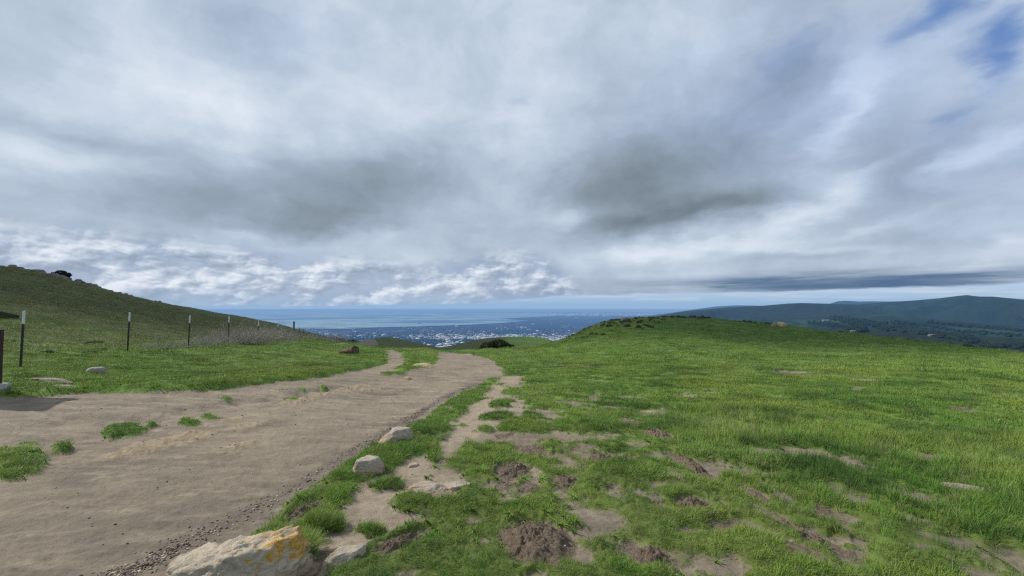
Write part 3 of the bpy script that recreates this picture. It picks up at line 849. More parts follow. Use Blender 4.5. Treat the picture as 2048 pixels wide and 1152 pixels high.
# ------------------------------------------------------------------ rocks
def mat_rock(name, lichen=0.0, base=(.34, .295, .23), dark=(.17, .14, .105), stain=.5):
    m, nt = new_mat(name); T = NT(nt)
    tc = T.n('ShaderNodeTexCoord').outputs['Object']
    N = T.n('ShaderNodeNewGeometry')
    n1 = T.noise(tc, 5, 6, .65); n2 = T.noise(tc, 26, 6, .7); n3 = T.noise(tc, 90, 3, .7)
    c = T.ramp(n1, [(.3, dark), (.45, base), (.7, tuple(min(1, k * 1.25) for k in base))])
    c = T.mix(T.mapr(n2, .52, .68, 0, .55), c, dark)
    c = T.mix(T.mapr(n3, .55, .7, 0, .35), c, (.13, .12, .10))
    z = T.sep(tc)[2]
    c = T.mix(T.math('MULTIPLY', T.mapr(T.math('ADD', z, T.math('MULTIPLY', T.math('SUBTRACT', n1, .5), .1)), .06, -.03), stain), c, srgb(150, 118, 92))
    if lichen:
        a = T.attr('lichen').outputs['Fac']
        l = T.mapr(T.math('ADD', T.math('ADD', T.math('MULTIPLY', n2, .8), T.math('MULTIPLY', n1, .5)), T.math('MULTIPLY', a, .25)), .77, .89)
        c = T.mix(T.math('MULTIPLY', l, lichen), c, T.ramp(n3, [(.35, srgb(150, 104, 36)), (.6, srgb(196, 156, 66))]))
    v = T.n('ShaderNodeTexVoronoi', feature='DISTANCE_TO_EDGE'); v.inputs['Scale'].default_value = 7; T.link(T.mix(.25, tc, T.noise(tc, 6, 3, .6, col=True)), v.inputs['Vector'])
    crack = T.mapr(v.outputs['Distance'], 0, .035)
    c = T.mix(T.math('MULTIPLY', T.math('SUBTRACT', 1, crack), .10), c, (.07, .06, .05))
    hb = T.math('ADD', T.math('MULTIPLY', n2, 1.0), T.math('ADD', T.math('MULTIPLY', n3, .4), T.math('MULTIPLY', crack, .12)))
    b = principled(T, c, .9, T.bump(hb, .9, .012), .25)
    out(T, with_haze(T, b.outputs[0]))
    return m
M_ROCK = mat_rock('pale_sandstone')
M_BOULD = mat_rock('lichen_sandstone', lichen=.95, base=(.37, .315, .24), dark=(.19, .155, .115))
M_DARKROCK = mat_rock('dark_outcrop', base=(.15, .14, .12), dark=(.06, .055, .05))
M_GREYROCK = mat_rock('grey_weathered_stone', base=(.27, .25, .215), dark=(.11, .10, .085))
M_TANROCK = mat_rock('tan_stone', base=(.44, .34, .20), dark=(.25, .18, .10))

def rock_mesh(name, dims, planes, mat, seed=1, sub=5, noise=.10, k=26, lich=None, rough=.05):
    """polyhedral stone: soft intersection of cutting planes, then weathering"""
    bm = bmesh.new(); bmesh.ops.create_icosphere(bm, subdivisions=sub, radius=1)
    d = np.array([v.co[:] for v in bm.verts]); d /= np.linalg.norm(d, axis=1)[:, None]
    f = np.array([[v.index for v in q.verts] for q in bm.faces]); bm.free()
    s = np.zeros(len(d))
    for (nx, ny, nz, dist) in planes:
        n = np.array([nx, ny, nz], float); n /= np.linalg.norm(n)
        s += np.exp(k * np.clip((d @ n) / dist, -1, 6)) 
    r = k / np.log(s + 1e-9)
    r = np.clip(r, .2, 2.0)
    r *= 1 + noise * fbm3(d * 1.9 + seed, seed, 4, .5) + rough * fbm3(d * 8 + seed, seed + 3, 4, .6)
    rid = 1 - np.abs(fbm3(d * 3.2 + seed * 2, seed + 9, 3)) * 3
    r *= 1 - rough * 1.2 * np.clip(rid, 0, 1)
    v = d * r[:, None] * np.array(dims)[None]
    at_ = {}
    if lich is not None: at_ = {'lichen': ('FLOAT', lich(v))}
    return mesh_np(name, v, f, mat, at_)

def rnd_planes(seed, n=11, top=.8):
    g = np.random.default_rng(seed); P = [(0, 0, 1, top), (0, 0, -1, .8)]
    for i in range(n):
        a = i / n * 6.28 + g.uniform(-.3, .3); P.append((math.cos(a), math.sin(a), g.uniform(-.1, .9), g.uniform(.72, 1.0)))
    return P

def put_rock(name, px, py, dims, rotz, mat, seed, label, cat='rock', sink=.3, planes=None, pos=None, group=None, tilt=(0, 0), sub=4, **kw):
    p = hit(px, py) if pos is None else pos
    z = gz(p[0], p[1])
    me = rock_mesh(name, dims, planes or rnd_planes(seed), mat, seed, sub=sub, **kw)
    return obj(name, me, loc=(p[0], p[1], z + dims[2] * (1 - 2 * sink) * .55), rot=(tilt[0], tilt[1], rotz), label=label, cat=cat, group=group)

# the big lichen boulder in the bottom foreground
pb = np.array([-1.54, 2.74])
planes = [(0, 0, 1, .78), (-.25, .1, 1, .80), (0, 0, -1, .8), (-1, .15, .35, .98), (-.5, .9, .5, .80), (.3, 1, .25, .82), (1, .2, .25, .92), (.35, -1, .35, .66), (-.3, -1, .5, .78), (.8, -.7, .1, .80), (-.75, -.5, .8, .86)]
def lich(v):
    return np.clip(sstep(-.25, .40, v[:, 0]) * sstep(-.02, .16, v[:, 2]), 0, 1)
boulder = obj('boulder', rock_mesh('boulder', (.42, .27, .235), planes, M_BOULD, 3, sub=6, noise=.18, lich=lich, rough=.075),
              loc=(pb[0], pb[1], gz(*pb) + .05), rot=(R(-4), R(-4), R(30)), label='large pale boulder with orange lichen at the path edge, biggest of the stones', cat='boulder')
p2 = np.array([-1.80, 2.80])
obj('boulder_lobe', rock_mesh('boulder_lobe', (.19, .14, .15), rnd_planes(12), M_BOULD, 12, sub=5, noise=.1, lich=lambda v: np.zeros(len(v))), parent=boulder,
    loc=boulder.matrix_basis.inverted() @ Vector((p2[0], p2[1], gz(*p2) + .03)), rot=(0, 0, .1))

put_rock('rock', 735, 950, (.165, .11, .11), R(35), M_ROCK, 21, 'pale pointed stone in the grass strip between two other path-side stones', sink=.22, sub=5, noise=.14)
put_rock('rock', 799, 886, (.215, .15, .125), R(20), M_ROCK, 26, 'grey-white blocky stone at the path edge, farthest of the path-side stones', sink=.24, sub=5, noise=.12)
put_rock('rock', 856, 986, (.17, .10, .045), R(5), M_ROCK, 31, 'low flat stone sunk in bare earth, left one of a touching pair', sink=.42, sub=5, noise=.15)
put_rock('rock', 912, 980, (.16, .11, .055), R(-8), M_ROCK, 35, 'low rounded stone sunk in bare earth, right one of a touching pair', sink=.42, sub=5, noise=.15)
put_rock('rock', 692, 1122, (.19, .10, .075), R(48), M_ROCK, 38, 'long flat pale stone half buried right of the lichen boulder', sink=.40, sub=5, noise=.12)
put_rock('rock', 828, 932, (.075, .06, .035), R(60), M_ROCK, 39, 'small rough stone in bare earth behind the grass tuft', sink=.4, sub=4)
put_rock('rock', 190, 755, (.26, .16, .13), R(0), M_GREYROCK, 45, 'grey white stone lying in the grass below the fence', sink=.35)
put_rock('rock', 97, 780, (.42, .10, .06), R(-4), M_GREYROCK, 49, 'long flat grey slab at the left grass edge', sink=.38)
put_rock('rock', 120, 787, (.26, .14, .05), R(4), M_GREYROCK, 50, 'thin grey slab in front of the longer slab at the grass edge', sink=.4)
put_rock('rock', 843, 735, (.42, .22, .13), R(10), M_TANROCK, 53, 'yellowish rock at the tip of the grass island by the path bend', sink=.35)
put_rock('rock', 816, 757, (.12, .09, .07), R(0), M_TANROCK, 55, 'little brown stone lying alone on the path near the fork', sink=.25)
put_rock('rock', 1932, 985, (.20, .04, .025), R(-32), M_GREYROCK, 57, 'pale elongated stone lying in the long grass at the right', sink=.2)
# stone pair on the crest of the right knoll
pr = hit(1563, 652); put_rock('rock', 0, 0, (.75, .5, .52), R(10), M_TANROCK, 61, 'brown stone on the right knoll crest, larger one of the crest pair', pos=pr, sink=.25)
pr2 = pr + np.array([-.75, .3]); put_rock('rock', 0, 0, (.42, .3, .48), 0, M_GREYROCK, 62, 'pale upright stone leaning on the brown crest stone', pos=pr2, sink=.1)
pr = hit(1247, 641); put_rock('rock', 0, 0, (.5, .4, .5), 0, M_GREYROCK, 63, 'grey stone on the left shoulder of the right knoll', pos=pr, sink=.2)
# dark outcrop along the left hill's skyline
SK = [(18, 531, 1.0), (34, 533, .9), (48, 538, .7), (60, 541, 1.1), (70, 544, 1.4), (84, 549, .7), (93, 553, .9), (106, 557, 1.3), (118, 559, 1.2), (130, 561, 1.0), (152, 563, 1.1), (160, 565, .9), (172, 568, 1.0), (184, 571, .9),
      (194, 574, .7), (218, 581, .6), (236, 585, .6), (248, 587, .8), (258, 589, .6), (316, 602, .7), (308, 600, .5)]
for i, (sx, sy, s) in enumerate(SK):
    d = ray(sx, 700); hz = math.hypot(d[0], d[1])
    rs = np.linspace(40, 130, 300); xs = d[0] / hz * rs; ys = d[1] / hz * rs
    k = int(np.argmax((base_h(xs, ys) - EYE) / rs)); k = max(0, k - 6)
    put_rock('outcrop_rock', 0, 0, (.62 * s, .6 * s, .42 * s), i * 1.3, M_DARKROCK, 70 + i, 'dark outcrop rock on the skyline of the left hill', pos=np.array([xs[k], ys[k]]), sink=.22, sub=3, group='dark rocks along the skyline of the left hill', noise=.2)

# soil mounds
def mat_soil():
    m, nt = new_mat('loose_soil'); T = NT(nt)
    P = T.n('ShaderNodeNewGeometry').outputs['Position']
    n = T.noise(P, 40, 6, .75); n2 = T.noise(P, 8, 4, .6)
    c = T.ramp(n, [(.3, srgb(80, 69, 59)), (.5, srgb(108, 95, 82)), (.72, srgb(136, 122, 106))])
    c = T.mix(T.mapr(n2, .5, .7, 0, .4), c, srgb(88, 72, 62))
    b = principled(T, c, .95, T.bump(T.math('ADD', n, T.math('MULTIPLY', T.noise(P, 130, 3, .7), .4)), 1, .02), .1)
    out(T, b.outputs[0]); return m
MS = mat_soil()
def mound(px, py, rx, ry, h, sl, label, seed):
    c, Mi, _ = ell(px, py, rx, ry, sl); M = np.linalg.inv(Mi)
    nr, na = 46, 128
    rr = np.linspace(0, 1, nr); aa = np.linspace(0, 2 * math.pi, na, endpoint=False)
    A, RR = np.meshgrid(aa, rr, indexing='ij'); A = A.ravel(); Rr = RR.ravel()
    sh = 1 + .5 * fbm(np.cos(A) * 2.2 + seed, np.sin(A) * 2.2, seed, 4, .6)
    u = np.cos(A) * Rr * sh; v = np.sin(A) * Rr * sh
    X = c[0] + M[0, 0] * u + M[0, 1] * v; Y = c[1] + M[1, 0] * u + M[1, 1] * v
    clod = fbm(X * 16, Y * 16, seed + 3, 4, .6); cl2 = np.clip(fbm(X * 34, Y * 34, seed + 7, 3, .6), 0, 1)
    Z = base_h(X, Y) + detail(X, Y)[0] + .36 * h * (1 - Rr ** 2) ** .9 * (1 + .9 * fbm(X * 6, Y * 6, seed, 3)) + (1 - Rr ** 4) * (.022 * clod + .03 * cl2) - .02 * Rr ** 4
    me = mesh_np('soil_mound', np.stack([X - c[0], Y - c[1], Z - Z.mean()], 1), polar_faces(na, nr), MS)
    obj('soil_mound', me, loc=(c[0], c[1], Z.mean()), label=label, cat='soil mound')
mound(1066, 1086, 72, 40, .10, .05, 'biggest dark mound of loose burrow soil in the foreground grass', 3)
mound(800, 1090, 56, 15, .05, -.35, 'long dark soil mound right of the flat pale stone', 4)
mound(1128, 967, 26, 11, .06, .1, 'small dark soil mound beyond the biggest mound to its right', 5)
mound(1027, 943, 36, 13, .05, -.1, 'broad low soil mound at the edge of the worn strip', 6)
mound(1384, 1010, 38, 10, .05, .1, 'flattened soil mound alone in the grass right of centre', 7)
mound(1379, 934, 42, 11, .06, .5, 'slanting soil mound uphill of the flattened one', 8)
mound(1200, 917, 26, 9, .05, 0, 'low crumbly soil mound between the worn strip and the slanting mound', 9)
mound(1312, 871, 30, 7, .06, .2, 'farthest dark soil mound in the lawn', 10)
mound(1307, 1118, 56, 13, .04, .25, 'low soil mound at the bottom edge right of the biggest mound', 11)
mound(1620, 1080, 60, 10, .04, .5, 'long slanting soil ridge in the lower right grass', 12)
mound(612, 1022, 32, 11, .035, -.4, 'dark soil mound just behind the lichen boulder', 14)

# gravel at the path edge
def build_gravel():
    rng = np.random.default_rng(9)
    bm = bmesh.new(); bmesh.ops.create_icosphere(bm, subdivisions=1, radius=1)
    tv = np.array([v.co[:] for v in bm.verts]); tf = np.array([[v.index for v in f.verts] for f in bm.faces]); bm.free()
    pts = []
    L = GRAVEL_LINE; seg = np.hypot(*(L[1:] - L[:-1]).T); cum = np.concatenate([[0], np.cumsum(seg)])
    n = 5200
    s = cum[-1] * rng.random(n) ** 1.5
    i = np.clip(np.searchsorted(cum, s) - 1, 0, len(seg) - 1); t = (s - cum[i]) / seg[i]
    c = L[i] + (L[i + 1] - L[i]) * t[:, None]
    nrm = np.stack([-(L[i + 1] - L[i])[:, 1], (L[i + 1] - L[i])[:, 0]], 1) / seg[i][:, None]
    clump = fbm(s * 1.3, s * 0, 201, 3)
    keep = rng.random(n) < np.clip(.55 + 1.2 * clump, .12, 1)
    off = rng.normal(size=n) * (.055 + .02 * np.sin(s * 2))
    c = c + nrm * off[:, None]
    size = np.where(rng.random(n) < .06, rng.uniform(.008, .014, n), rng.uniform(.0035, .009, n))
    c, size = c[keep], size[keep]
    # loose stones on the path and bare soil
    x = rng.uniform(-7, 5, 9000); y = rng.uniform(2.2, 11, 9000)
    b, so, rk, g = zones(x, y)
    k = (b > .02) & (rng.random(9000) < .08 + .12 * (rk > 0))
    c = np.concatenate([c, np.stack([x[k], y[k]], 1)]); size = np.concatenate([size, rng.uniform(.004, .011, k.sum()) * (1 + .6 * (rk[k] > 0))])
    z = ground_z(c[:, 0], c[:, 1])
    n = len(c)
    sc = size[:, None] * rng.uniform(.7, 1.4, (n, 3)) * np.array([1, 1, .55])
    jit = 1 + .22 * rng.normal(size=(n, len(tv)))
    V = tv[None] * jit[..., None] * sc[:, None, :]
    a = rng.uniform(0, 6.28, n); ca, sa = np.cos(a)[:, None], np.sin(a)[:, None]
    V = np.stack([V[..., 0] * ca - V[..., 1] * sa, V[..., 0] * sa + V[..., 1] * ca, V[..., 2]], -1)
    V += np.stack([c[:, 0], c[:, 1], z + sc[:, 2] * .35], 1)[:, None, :]
    FF = (tf[None] + (np.arange(n) * len(tv))[:, None, None]).reshape(-1, 3)
    m, nt = new_mat('gravel'); T = NT(nt)
    tone = T.attr('tone').outputs['Fac']
    cc = T.ramp(tone, [(0, srgb(72, 64, 58)), (.5, srgb(112, 100, 90)), (.85, srgb(146, 134, 120)), (1, srgb(190, 176, 150))])
    out(T, principled(T, cc, .9, None, .2).outputs[0])
    me = mesh_np('gravel', V.reshape(-1, 3), FF, m, {'tone': ('FLOAT', np.repeat(rng.random(n), len(tv)))}, smooth=False)
    obj('gravel', me, kind='stuff', label='line of loose grey gravel washed along the right side of the path', cat='gravel')
build_gravel()
print('rocks done')

# ------------------------------------------------------------------ simple solids
def simple_mat(name, col, rough=.7, spec=.3, var=.25, scale=20, metal=0, haze=True):
    m, nt = new_mat(name); T = NT(nt)
    tc = T.n('ShaderNodeTexCoord').outputs['Object']
    n = T.noise(tc, scale, 5, .65)
    c = T.mix(T.mapr(n, .35, .7), tuple(k * (1 - var) for k in col), tuple(min(1, k * (1 + var)) for k in col))
    b = principled(T, c, rough, T.bump(n, .3, .003), spec); b.inputs['Metallic'].default_value = metal
    out(T, with_haze(T, b.outputs[0]) if haze else b.outputs[0])
    return m
M_POST = simple_mat('dark_green_steel', (.025, .028, .026), .6, .4)
M_TIP = simple_mat('white_post_paint', (.66, .68, .66), .6, .4, .15)
M_RUST = simple_mat('rusty_pipe', (.055, .032, .024), .8, .3, .4)
M_WIRE = simple_mat('galvanised_wire', (.30, .30, .29), .5, .5, .1)
M_CONC = simple_mat('concrete', (.42, .42, .40), .9, .2, .15)
M_BROWNSTEEL = simple_mat('brown_painted_steel', (.045, .020, .016), .6, .4, .3)
M_PANEL = simple_mat('dark_sign_panel', (.015, .015, .016), .5, .5, .2)

def bm_box(bm, cx, cy, cz, sx, sy, sz, M=None):
    r = bmesh.ops.create_cube(bm, size=1)
    for v in r['verts']:
        v.co = Vector((cx + v.co.x * sx, cy + v.co.y * sy, cz + v.co.z * sz))
        if M: v.co = M @ v.co
    return r['verts']
def bm_mesh(name, bm, mat, bevel=0):
    if bevel: bmesh.ops.bevel(bm, geom=bm.edges[:], offset=bevel, segments=2, affect='EDGES')
    me = bpy.data.meshes.new(name); bm.to_mesh(me); bm.free()
    me.materials.append(mat); return me
def tube(bm, pts, rad, n=6, taper=None):
    pts = [Vector(p) for p in pts]; rings = []
    for i, p in enumerate(pts):
        d = (pts[min(i + 1, len(pts) - 1)] - pts[max(i - 1, 0)]).normalized()
        u = d.cross(Vector((0, 0, 1)));
        if u.length < .05: u = d.cross(Vector((1, 0, 0)))
        u.normalize(); w = d.cross(u)
        r = rad * (1 if taper is None else 1 - (1 - taper) * i / (len(pts) - 1))
        rings.append([bm.verts.new(p + (u * math.cos(a) + w * math.sin(a)) * r) for a in [2 * math.pi * k / n for k in range(n)]])
    for a, b in zip(rings[:-1], rings[1:]):
        for k in range(n):
            bm.faces.new((a[k], a[(k + 1) % n], b[(k + 1) % n], b[k]))
    bm.faces.new(rings[0][::-1]); bm.faces.new(rings[-1])

# ------------------------------------------------------------------ fence
def tpost(h, w=.045):
    """studded steel T post: web and flange, studs, sunk in the ground"""
    bm = bmesh.new()
    bm_box(bm, 0, 0, h / 2 - .1, w, .006, h + .2)
    bm_box(bm, 0, .021, h / 2 - .1, .006, .036, h + .2)
    for k in range(int(h / .055)):
        bm_box(bm, 0, -.006, .05 + k * .055, .012, .006, .022)
    return bm
fence = obj('fence', None, loc=(-12, 11, 0), label='wire fence of dark steel posts with white tips running down the left grass slope', cat='fence')
def fobj(name, me, parent, wx, wy, wz, rot=None):
    return obj(name, me, parent=parent, loc=(wx + 12, wy - 11, wz), rot=rot)
FP = [(46, 740, 11.3, 1.36, 1), (258, 709, 16.4, 1.36, 1), (379, 697, 19.8, 1.36, 1), (459, 690, 23.4, 1.34, 1), (517, 686, 27.5, 1.34, 1), (557, 682, 34, 1.33, 1),
      (589, 679, 42, 1.5, 2), (599, 678, 53, 1.3, 0), (607.5, 679, 61, 1.3, 0), (614.5, 680, 72, 1.3, 1), (620, 681, 80, 1.3, 0), (625.5, 682, 86, 1.3, 1), (631, 683, 92, 1.3, 1),
      (636.5, 684, 98, 1.3, 0), (642, 685, 105, 1.3, 1), (648, 686, 112, 1.3, 0), (654, 687, 120, 1.3, 1), (661, 688, 128, 1.3, 0)]
tops = []
post_me = {}
for i, (px, py, Y, h, k) in enumerate(FP):
    x = (px - 1024) / F * Y; z = gz(x, Y)
    lean = (random.uniform(-.02, .02), random.uniform(-.01, .035) + (.02 if i == 0 else 0), random.uniform(-.2, .2))
    if k == 2:
        bm = bmesh.new(); tube(bm, [(0, 0, -.2), (0, 0, h)], .065, 14); tube(bm, [(0, 0, h), (0, 0, h + .02)], .05, 14)
        fobj('corner_post', bm_mesh('corner_post', bm, M_RUST), fence, x, Y, z)
    else:
        tip = .32 if k else .16
        w = .05 if Y < 30 else .06
        key = (round(h, 2), k, w)
        if key not in post_me:
            a = bm_mesh('fence_post', tpost(h - tip, w), M_POST)
            bmt = bmesh.new(); bm_box(bmt, 0, 0, h - tip / 2 + .001, w + .003, .009, tip); bm_box(bmt, 0, .021, h - tip / 2 + .001, .009, .038, tip)
            for q in range(int(tip / .055)): bm_box(bmt, 0, -.008, h - tip + .03 + q * .055, .014, .008, .022)
            post_me[key] = (a, bm_mesh('post_tip', bmt, M_TIP if k else M_POST))
        a, b = post_me[key]
        po = fobj('fence_post', a, fence, x, Y, z, rot=lean)
        obj('white_tip' if k else 'post_tip', b, parent=po)
    tops.append((x, Y, z, h))
for wz in (.22, .45, .68, .92, 1.14):
    bm = bmesh.new()
    pts = []
    x0, y0, z0, h0 = tops[0]
    prev = (x0 + 1.8, y0 - 5.5, gz(x0 + 1.8, y0 - 5.5), 1.3)
    for a, b in zip([prev] + tops[:-1], tops):
        for t in (0, .25, .5, .75):
            sag = -.05 * math.sin(math.pi * t)
            pts.append((a[0] * (1 - t) + b[0] * t + 12, a[1] * (1 - t) + b[1] * t - 11 - .02, a[2] * (1 - t) + b[2] * t + wz + sag))
    pts = pts[4:]
    tube(bm, pts, .0011, 4)
    obj('wire', bm_mesh('wire', bm, M_WIRE), parent=fence)

# ------------------------------------------------------------------ information stand cut by the left frame edge
c0 = hit(6, 796); sx, sy = c0[0] - .075, c0[1]
sz = gz(sx, sy)
stand = obj('information_stand', None, loc=(sx, sy, sz), label='dark slanted information stand on brown steel posts at the left frame edge', cat='sign')
for k, dx in enumerate((-.02, -1.15)):
    bm = bmesh.new(); bm_box(bm, dx, 0, .52, .07, .07, 1.0); obj('post', bm_mesh('post', bm, M_BROWNSTEEL, .006), parent=stand)
    bm = bmesh.new(); bm_box(bm, dx + .02, 0, .02, .22, .2, .12); obj('footing', bm_mesh('footing', bm, M_CONC, .01), parent=stand)
Mt = Matrix.Translation((-.73, -.12, 1.34)) @ Matrix.Rotation(R(-14), 4, 'X')
bm = bmesh.new(); bm_box(bm, 0, 0, 0, 1.42, .9, .06, Mt); obj('panel', bm_mesh('panel', bm, M_PANEL, .008), parent=stand)
for dx in (-.10, -1.15):
    bm = bmesh.new(); bm_box(bm, dx, -.02, 1.18, .06, .05, .38)
    obj('bracket', bm_mesh('bracket', bm, M_BROWNSTEEL, .005), parent=stand)

# ------------------------------------------------------------------ shrubs and brush
def mat_leaf(name, a, b_, haze=True):
    m, nt = new_mat(name); T = NT(nt)
    P = T.n('ShaderNodeNewGeometry').outputs['Position']
    n = T.noise(P, 3.0, 3, .7)
    t = T.attr('tone').outputs['Fac']
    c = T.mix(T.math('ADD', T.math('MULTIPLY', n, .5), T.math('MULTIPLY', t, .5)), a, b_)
    b = principled(T, c, .7, None, .15)
    tr = T.n('ShaderNodeBsdfTranslucent'); T.link(c, tr.inputs[0])
    mx = T.n('ShaderNodeMixShader'); mx.inputs[0].default_value = .2; T.link(b.outputs[0], mx.inputs[1]); T.link(tr.outputs[0], mx.inputs[2])
    out(T, with_haze(T, mx.outputs[0])); return m
M_LEAF = mat_leaf('dark_evergreen_leaves', (.008, .016, .008), (.04, .06, .022))
M_SCRUB = mat_leaf('grey_scrub_leaves', (.040, .044, .024), (.125, .120, .075))
M_SCRUBG = mat_leaf('green_scrub_leaves', (.022, .040, .014), (.075, .105, .038))
M_TWIG = simple_mat('dry_grey_twigs', (.36, .32, .27), .9, .1, .35, 6)
M_BARK = simple_mat('bark', (.07, .055, .045), .9, .1, .3, 8)

def foliage(name, lobes, n, leaf, mat, seed):
    """many small leaf faces through the volume of several lobes (cx,cy,cz,rx,ry,rz)"""
    g = np.random.default_rng(seed)
    vol = np.array([l[3] * l[4] * l[5] for l in lobes]); pick = g.choice(len(lobes), n, p=vol / vol.sum())
    L = np.array(lobes)[pick]
    d = g.normal(size=(n, 3)); d /= np.linalg.norm(d, axis=1)[:, None]
    rad = g.uniform(.45, 1.0, n) ** .5 * (1 + .18 * fbm3(d * 2.5 + pick[:, None], seed, 3))
    c = L[:, :3] + d * rad[:, None] * L[:, 3:]
    c[:, 2] = np.maximum(c[:, 2], .01)
    u = g.normal(size=(n, 3)); u /= np.linalg.norm(u, axis=1)[:, None]
    w = np.cross(u, g.normal(size=(n, 3))); w /= np.linalg.norm(w, axis=1)[:, None]
    s = leaf * g.uniform(.6, 1.4, n)[:, None]
    V = np.stack([c - u * s, c + w * s * .45, c + u * s, c - w * s * .45], 1).reshape(-1, 3)
    f = np.arange(4 * n).reshape(-1, 4)
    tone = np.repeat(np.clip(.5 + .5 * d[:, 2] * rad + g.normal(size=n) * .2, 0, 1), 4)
    return mesh_np(name, V, f, mat, {'tone': ('FLOAT', tone)}, smooth=False)
def stems(name, n, h, sp, rad, seed, mat=M_BARK):
    g = np.random.default_rng(seed); bm = bmesh.new()
    for i in range(n):
        a = g.uniform(0, 6.28); q = g.uniform(.3, 1) * sp; hh = h * g.uniform(.6, 1)
        tube(bm, [(0.05 * math.cos(a), .05 * math.sin(a), -.1), (q * .45 * math.cos(a + .2), q * .45 * math.sin(a + .2), hh * .5), (q * math.cos(a), q * math.sin(a), hh)], rad, 5, .3)
    return bm_mesh(name, bm, mat)

# round evergreen bush past the path crest
def on_ray(px, Y):
    return np.array([(px - 1024) / F * Y, Y])
p = on_ray(995, 50)
bush = obj('bush', None, loc=(p[0], p[1], gz(*p)), label='low spreading dark evergreen bush behind the path bend', cat='bush')
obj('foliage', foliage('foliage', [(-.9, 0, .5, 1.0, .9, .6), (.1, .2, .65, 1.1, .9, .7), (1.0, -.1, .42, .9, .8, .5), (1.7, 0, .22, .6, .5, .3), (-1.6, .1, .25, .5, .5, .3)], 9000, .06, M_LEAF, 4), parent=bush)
obj('branches', stems('branches', 9, .7, 1.2, .03, 5), parent=bush)

def skyline(px, r0=30, r1=130):
    d = ray(px, 700); hz = math.hypot(d[0], d[1])
    rs = np.linspace(r0, r1, 500); xs = d[0] / hz * rs; ys = d[1] / hz * rs
    k = int(np.argmax((base_h(xs, ys) - EYE) / rs)); return np.array([xs[k], ys[k]])
# windswept tree on the left skyline
p = skyline(115, 40)
tree = obj('tree', None, loc=(p[0], p[1], gz(*p) + .0), label='small windswept evergreen tree among the rocks on the left skyline', cat='tree')
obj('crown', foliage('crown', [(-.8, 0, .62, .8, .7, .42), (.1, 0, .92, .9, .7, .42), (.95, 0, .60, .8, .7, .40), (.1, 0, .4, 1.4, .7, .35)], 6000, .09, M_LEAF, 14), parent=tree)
obj('trunk', stems('trunk', 7, 1.0, 1.0, .08, 15), parent=tree)

# scrub over the left shoulder and crest of the right knoll
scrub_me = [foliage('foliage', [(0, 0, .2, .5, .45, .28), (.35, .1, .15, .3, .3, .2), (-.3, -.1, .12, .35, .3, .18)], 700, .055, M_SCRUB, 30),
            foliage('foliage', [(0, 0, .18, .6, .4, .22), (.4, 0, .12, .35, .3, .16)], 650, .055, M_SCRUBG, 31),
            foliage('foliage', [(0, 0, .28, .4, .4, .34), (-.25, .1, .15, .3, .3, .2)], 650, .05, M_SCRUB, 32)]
rs = np.random.default_rng(8)
def put_shrub(p, s, k, label, group, name='shrub'):
    o = obj(name, scrub_me[k], loc=(p[0], p[1], gz(*p) - .02), rot=(0, 0, rs.uniform(0, 6.28)), scale=(s, s, s * rs.uniform(.8, 1.1)), label=label, cat='shrub', group=group)
    return o
n = 0
while n < 130:
    px = rs.uniform(1130, 1420) if rs.random() < .8 else rs.uniform(1130, 1250)
    sk = skyline(px, 40)
    f = rs.random() ** 1.4 * (.34 if px < 1330 else .06)
    p = sk * (1 - f)
    put_shrub(p, rs.uniform(.35, .8), int(rs.integers(0, 3)), 'low grey-green shrub in the scrub on the crest of the right knoll', 'scrub on the right knoll crest')
    n += 1
for px in (1470, 1480, 1490, 1500, 1512, 1525, 1535, 1545):
    put_shrub(skyline(px, 30) * .99, rs.uniform(.5, .8), int(rs.integers(0, 3)), 'small low shrub on the crest just left of the brown crest stone', 'shrubs left of the crest stones')
for px in (1683, 1776, 1786, 1794, 1815, 1835, 1858, 1864, 1900, 1935, 1945, 1958, 1985, 1993, 2001, 2010, 2020, 2032, 2042):
    put_shrub(skyline(px, 24) * 1.01, rs.uniform(.4, .75), int(rs.integers(0, 3)), 'small dark shrub on the far right edge of the lawn against the valley', 'shrubs along the right edge of the lawn')
for (px, py) in ((700, 683), (708, 683), (676, 680), (672, 681), (686, 684)):
    put_shrub(skyline(px, 80, 220), 2.2, 1, 'dark shrub at the low end of the left hill skyline', 'shrubs at the foot of the left hill')
# green weed clumps by the fence
for i, (px, py) in enumerate(((192, 705), (203, 703), (178, 713), (190, 690), (110, 709), (95, 712), (335, 703))):
    p = hit(px, py); o = put_shrub(p, rs.uniform(.35, .5), 1, 'low dark green weed clump in the grass at the fence', 'weed clumps at the fence', 'weed_clump'); o['category'] = 'plant'; o.scale.z *= .5

# tangled dead brush on the fence
def brush_mesh(seed, w, h, n):
    g = np.random.default_rng(seed); bm = bmesh.new()
    for i in range(n):
        x = g.normal() * w * .5; y = g.normal() * .35; a = g.uniform(0, 6.28)
        L = g.uniform(.25, 1.0) * h * 1.5
        el = g.uniform(.15, 1.1)
        p0 = Vector((x, y, g.uniform(-.02, h * .3)))
        d = Vector((math.cos(a) * math.cos(el), math.sin(a) * math.cos(el), math.sin(el)))
        p1 = p0 + d * L * .5 + Vector(g.normal(size=3) * .06); p2 = p1 + (d + Vector(g.normal(size=3) * .4)) * L * .5
        tube(bm, [p0, p1, p2], g.uniform(.004, .010), 3, .4)
        if g.random() < .6:
            q = p1 + Vector(g.normal(size=3)) * L * .28; tube(bm, [p1, q], .005, 3, .4)
    return bm_mesh('dry_brush', bm, M_TWIG)
bmes = [brush_mesh(1, 1.3, .5, 260), brush_mesh(2, 1.6, .75, 340), brush_mesh(3, 1.1, .35, 220)]
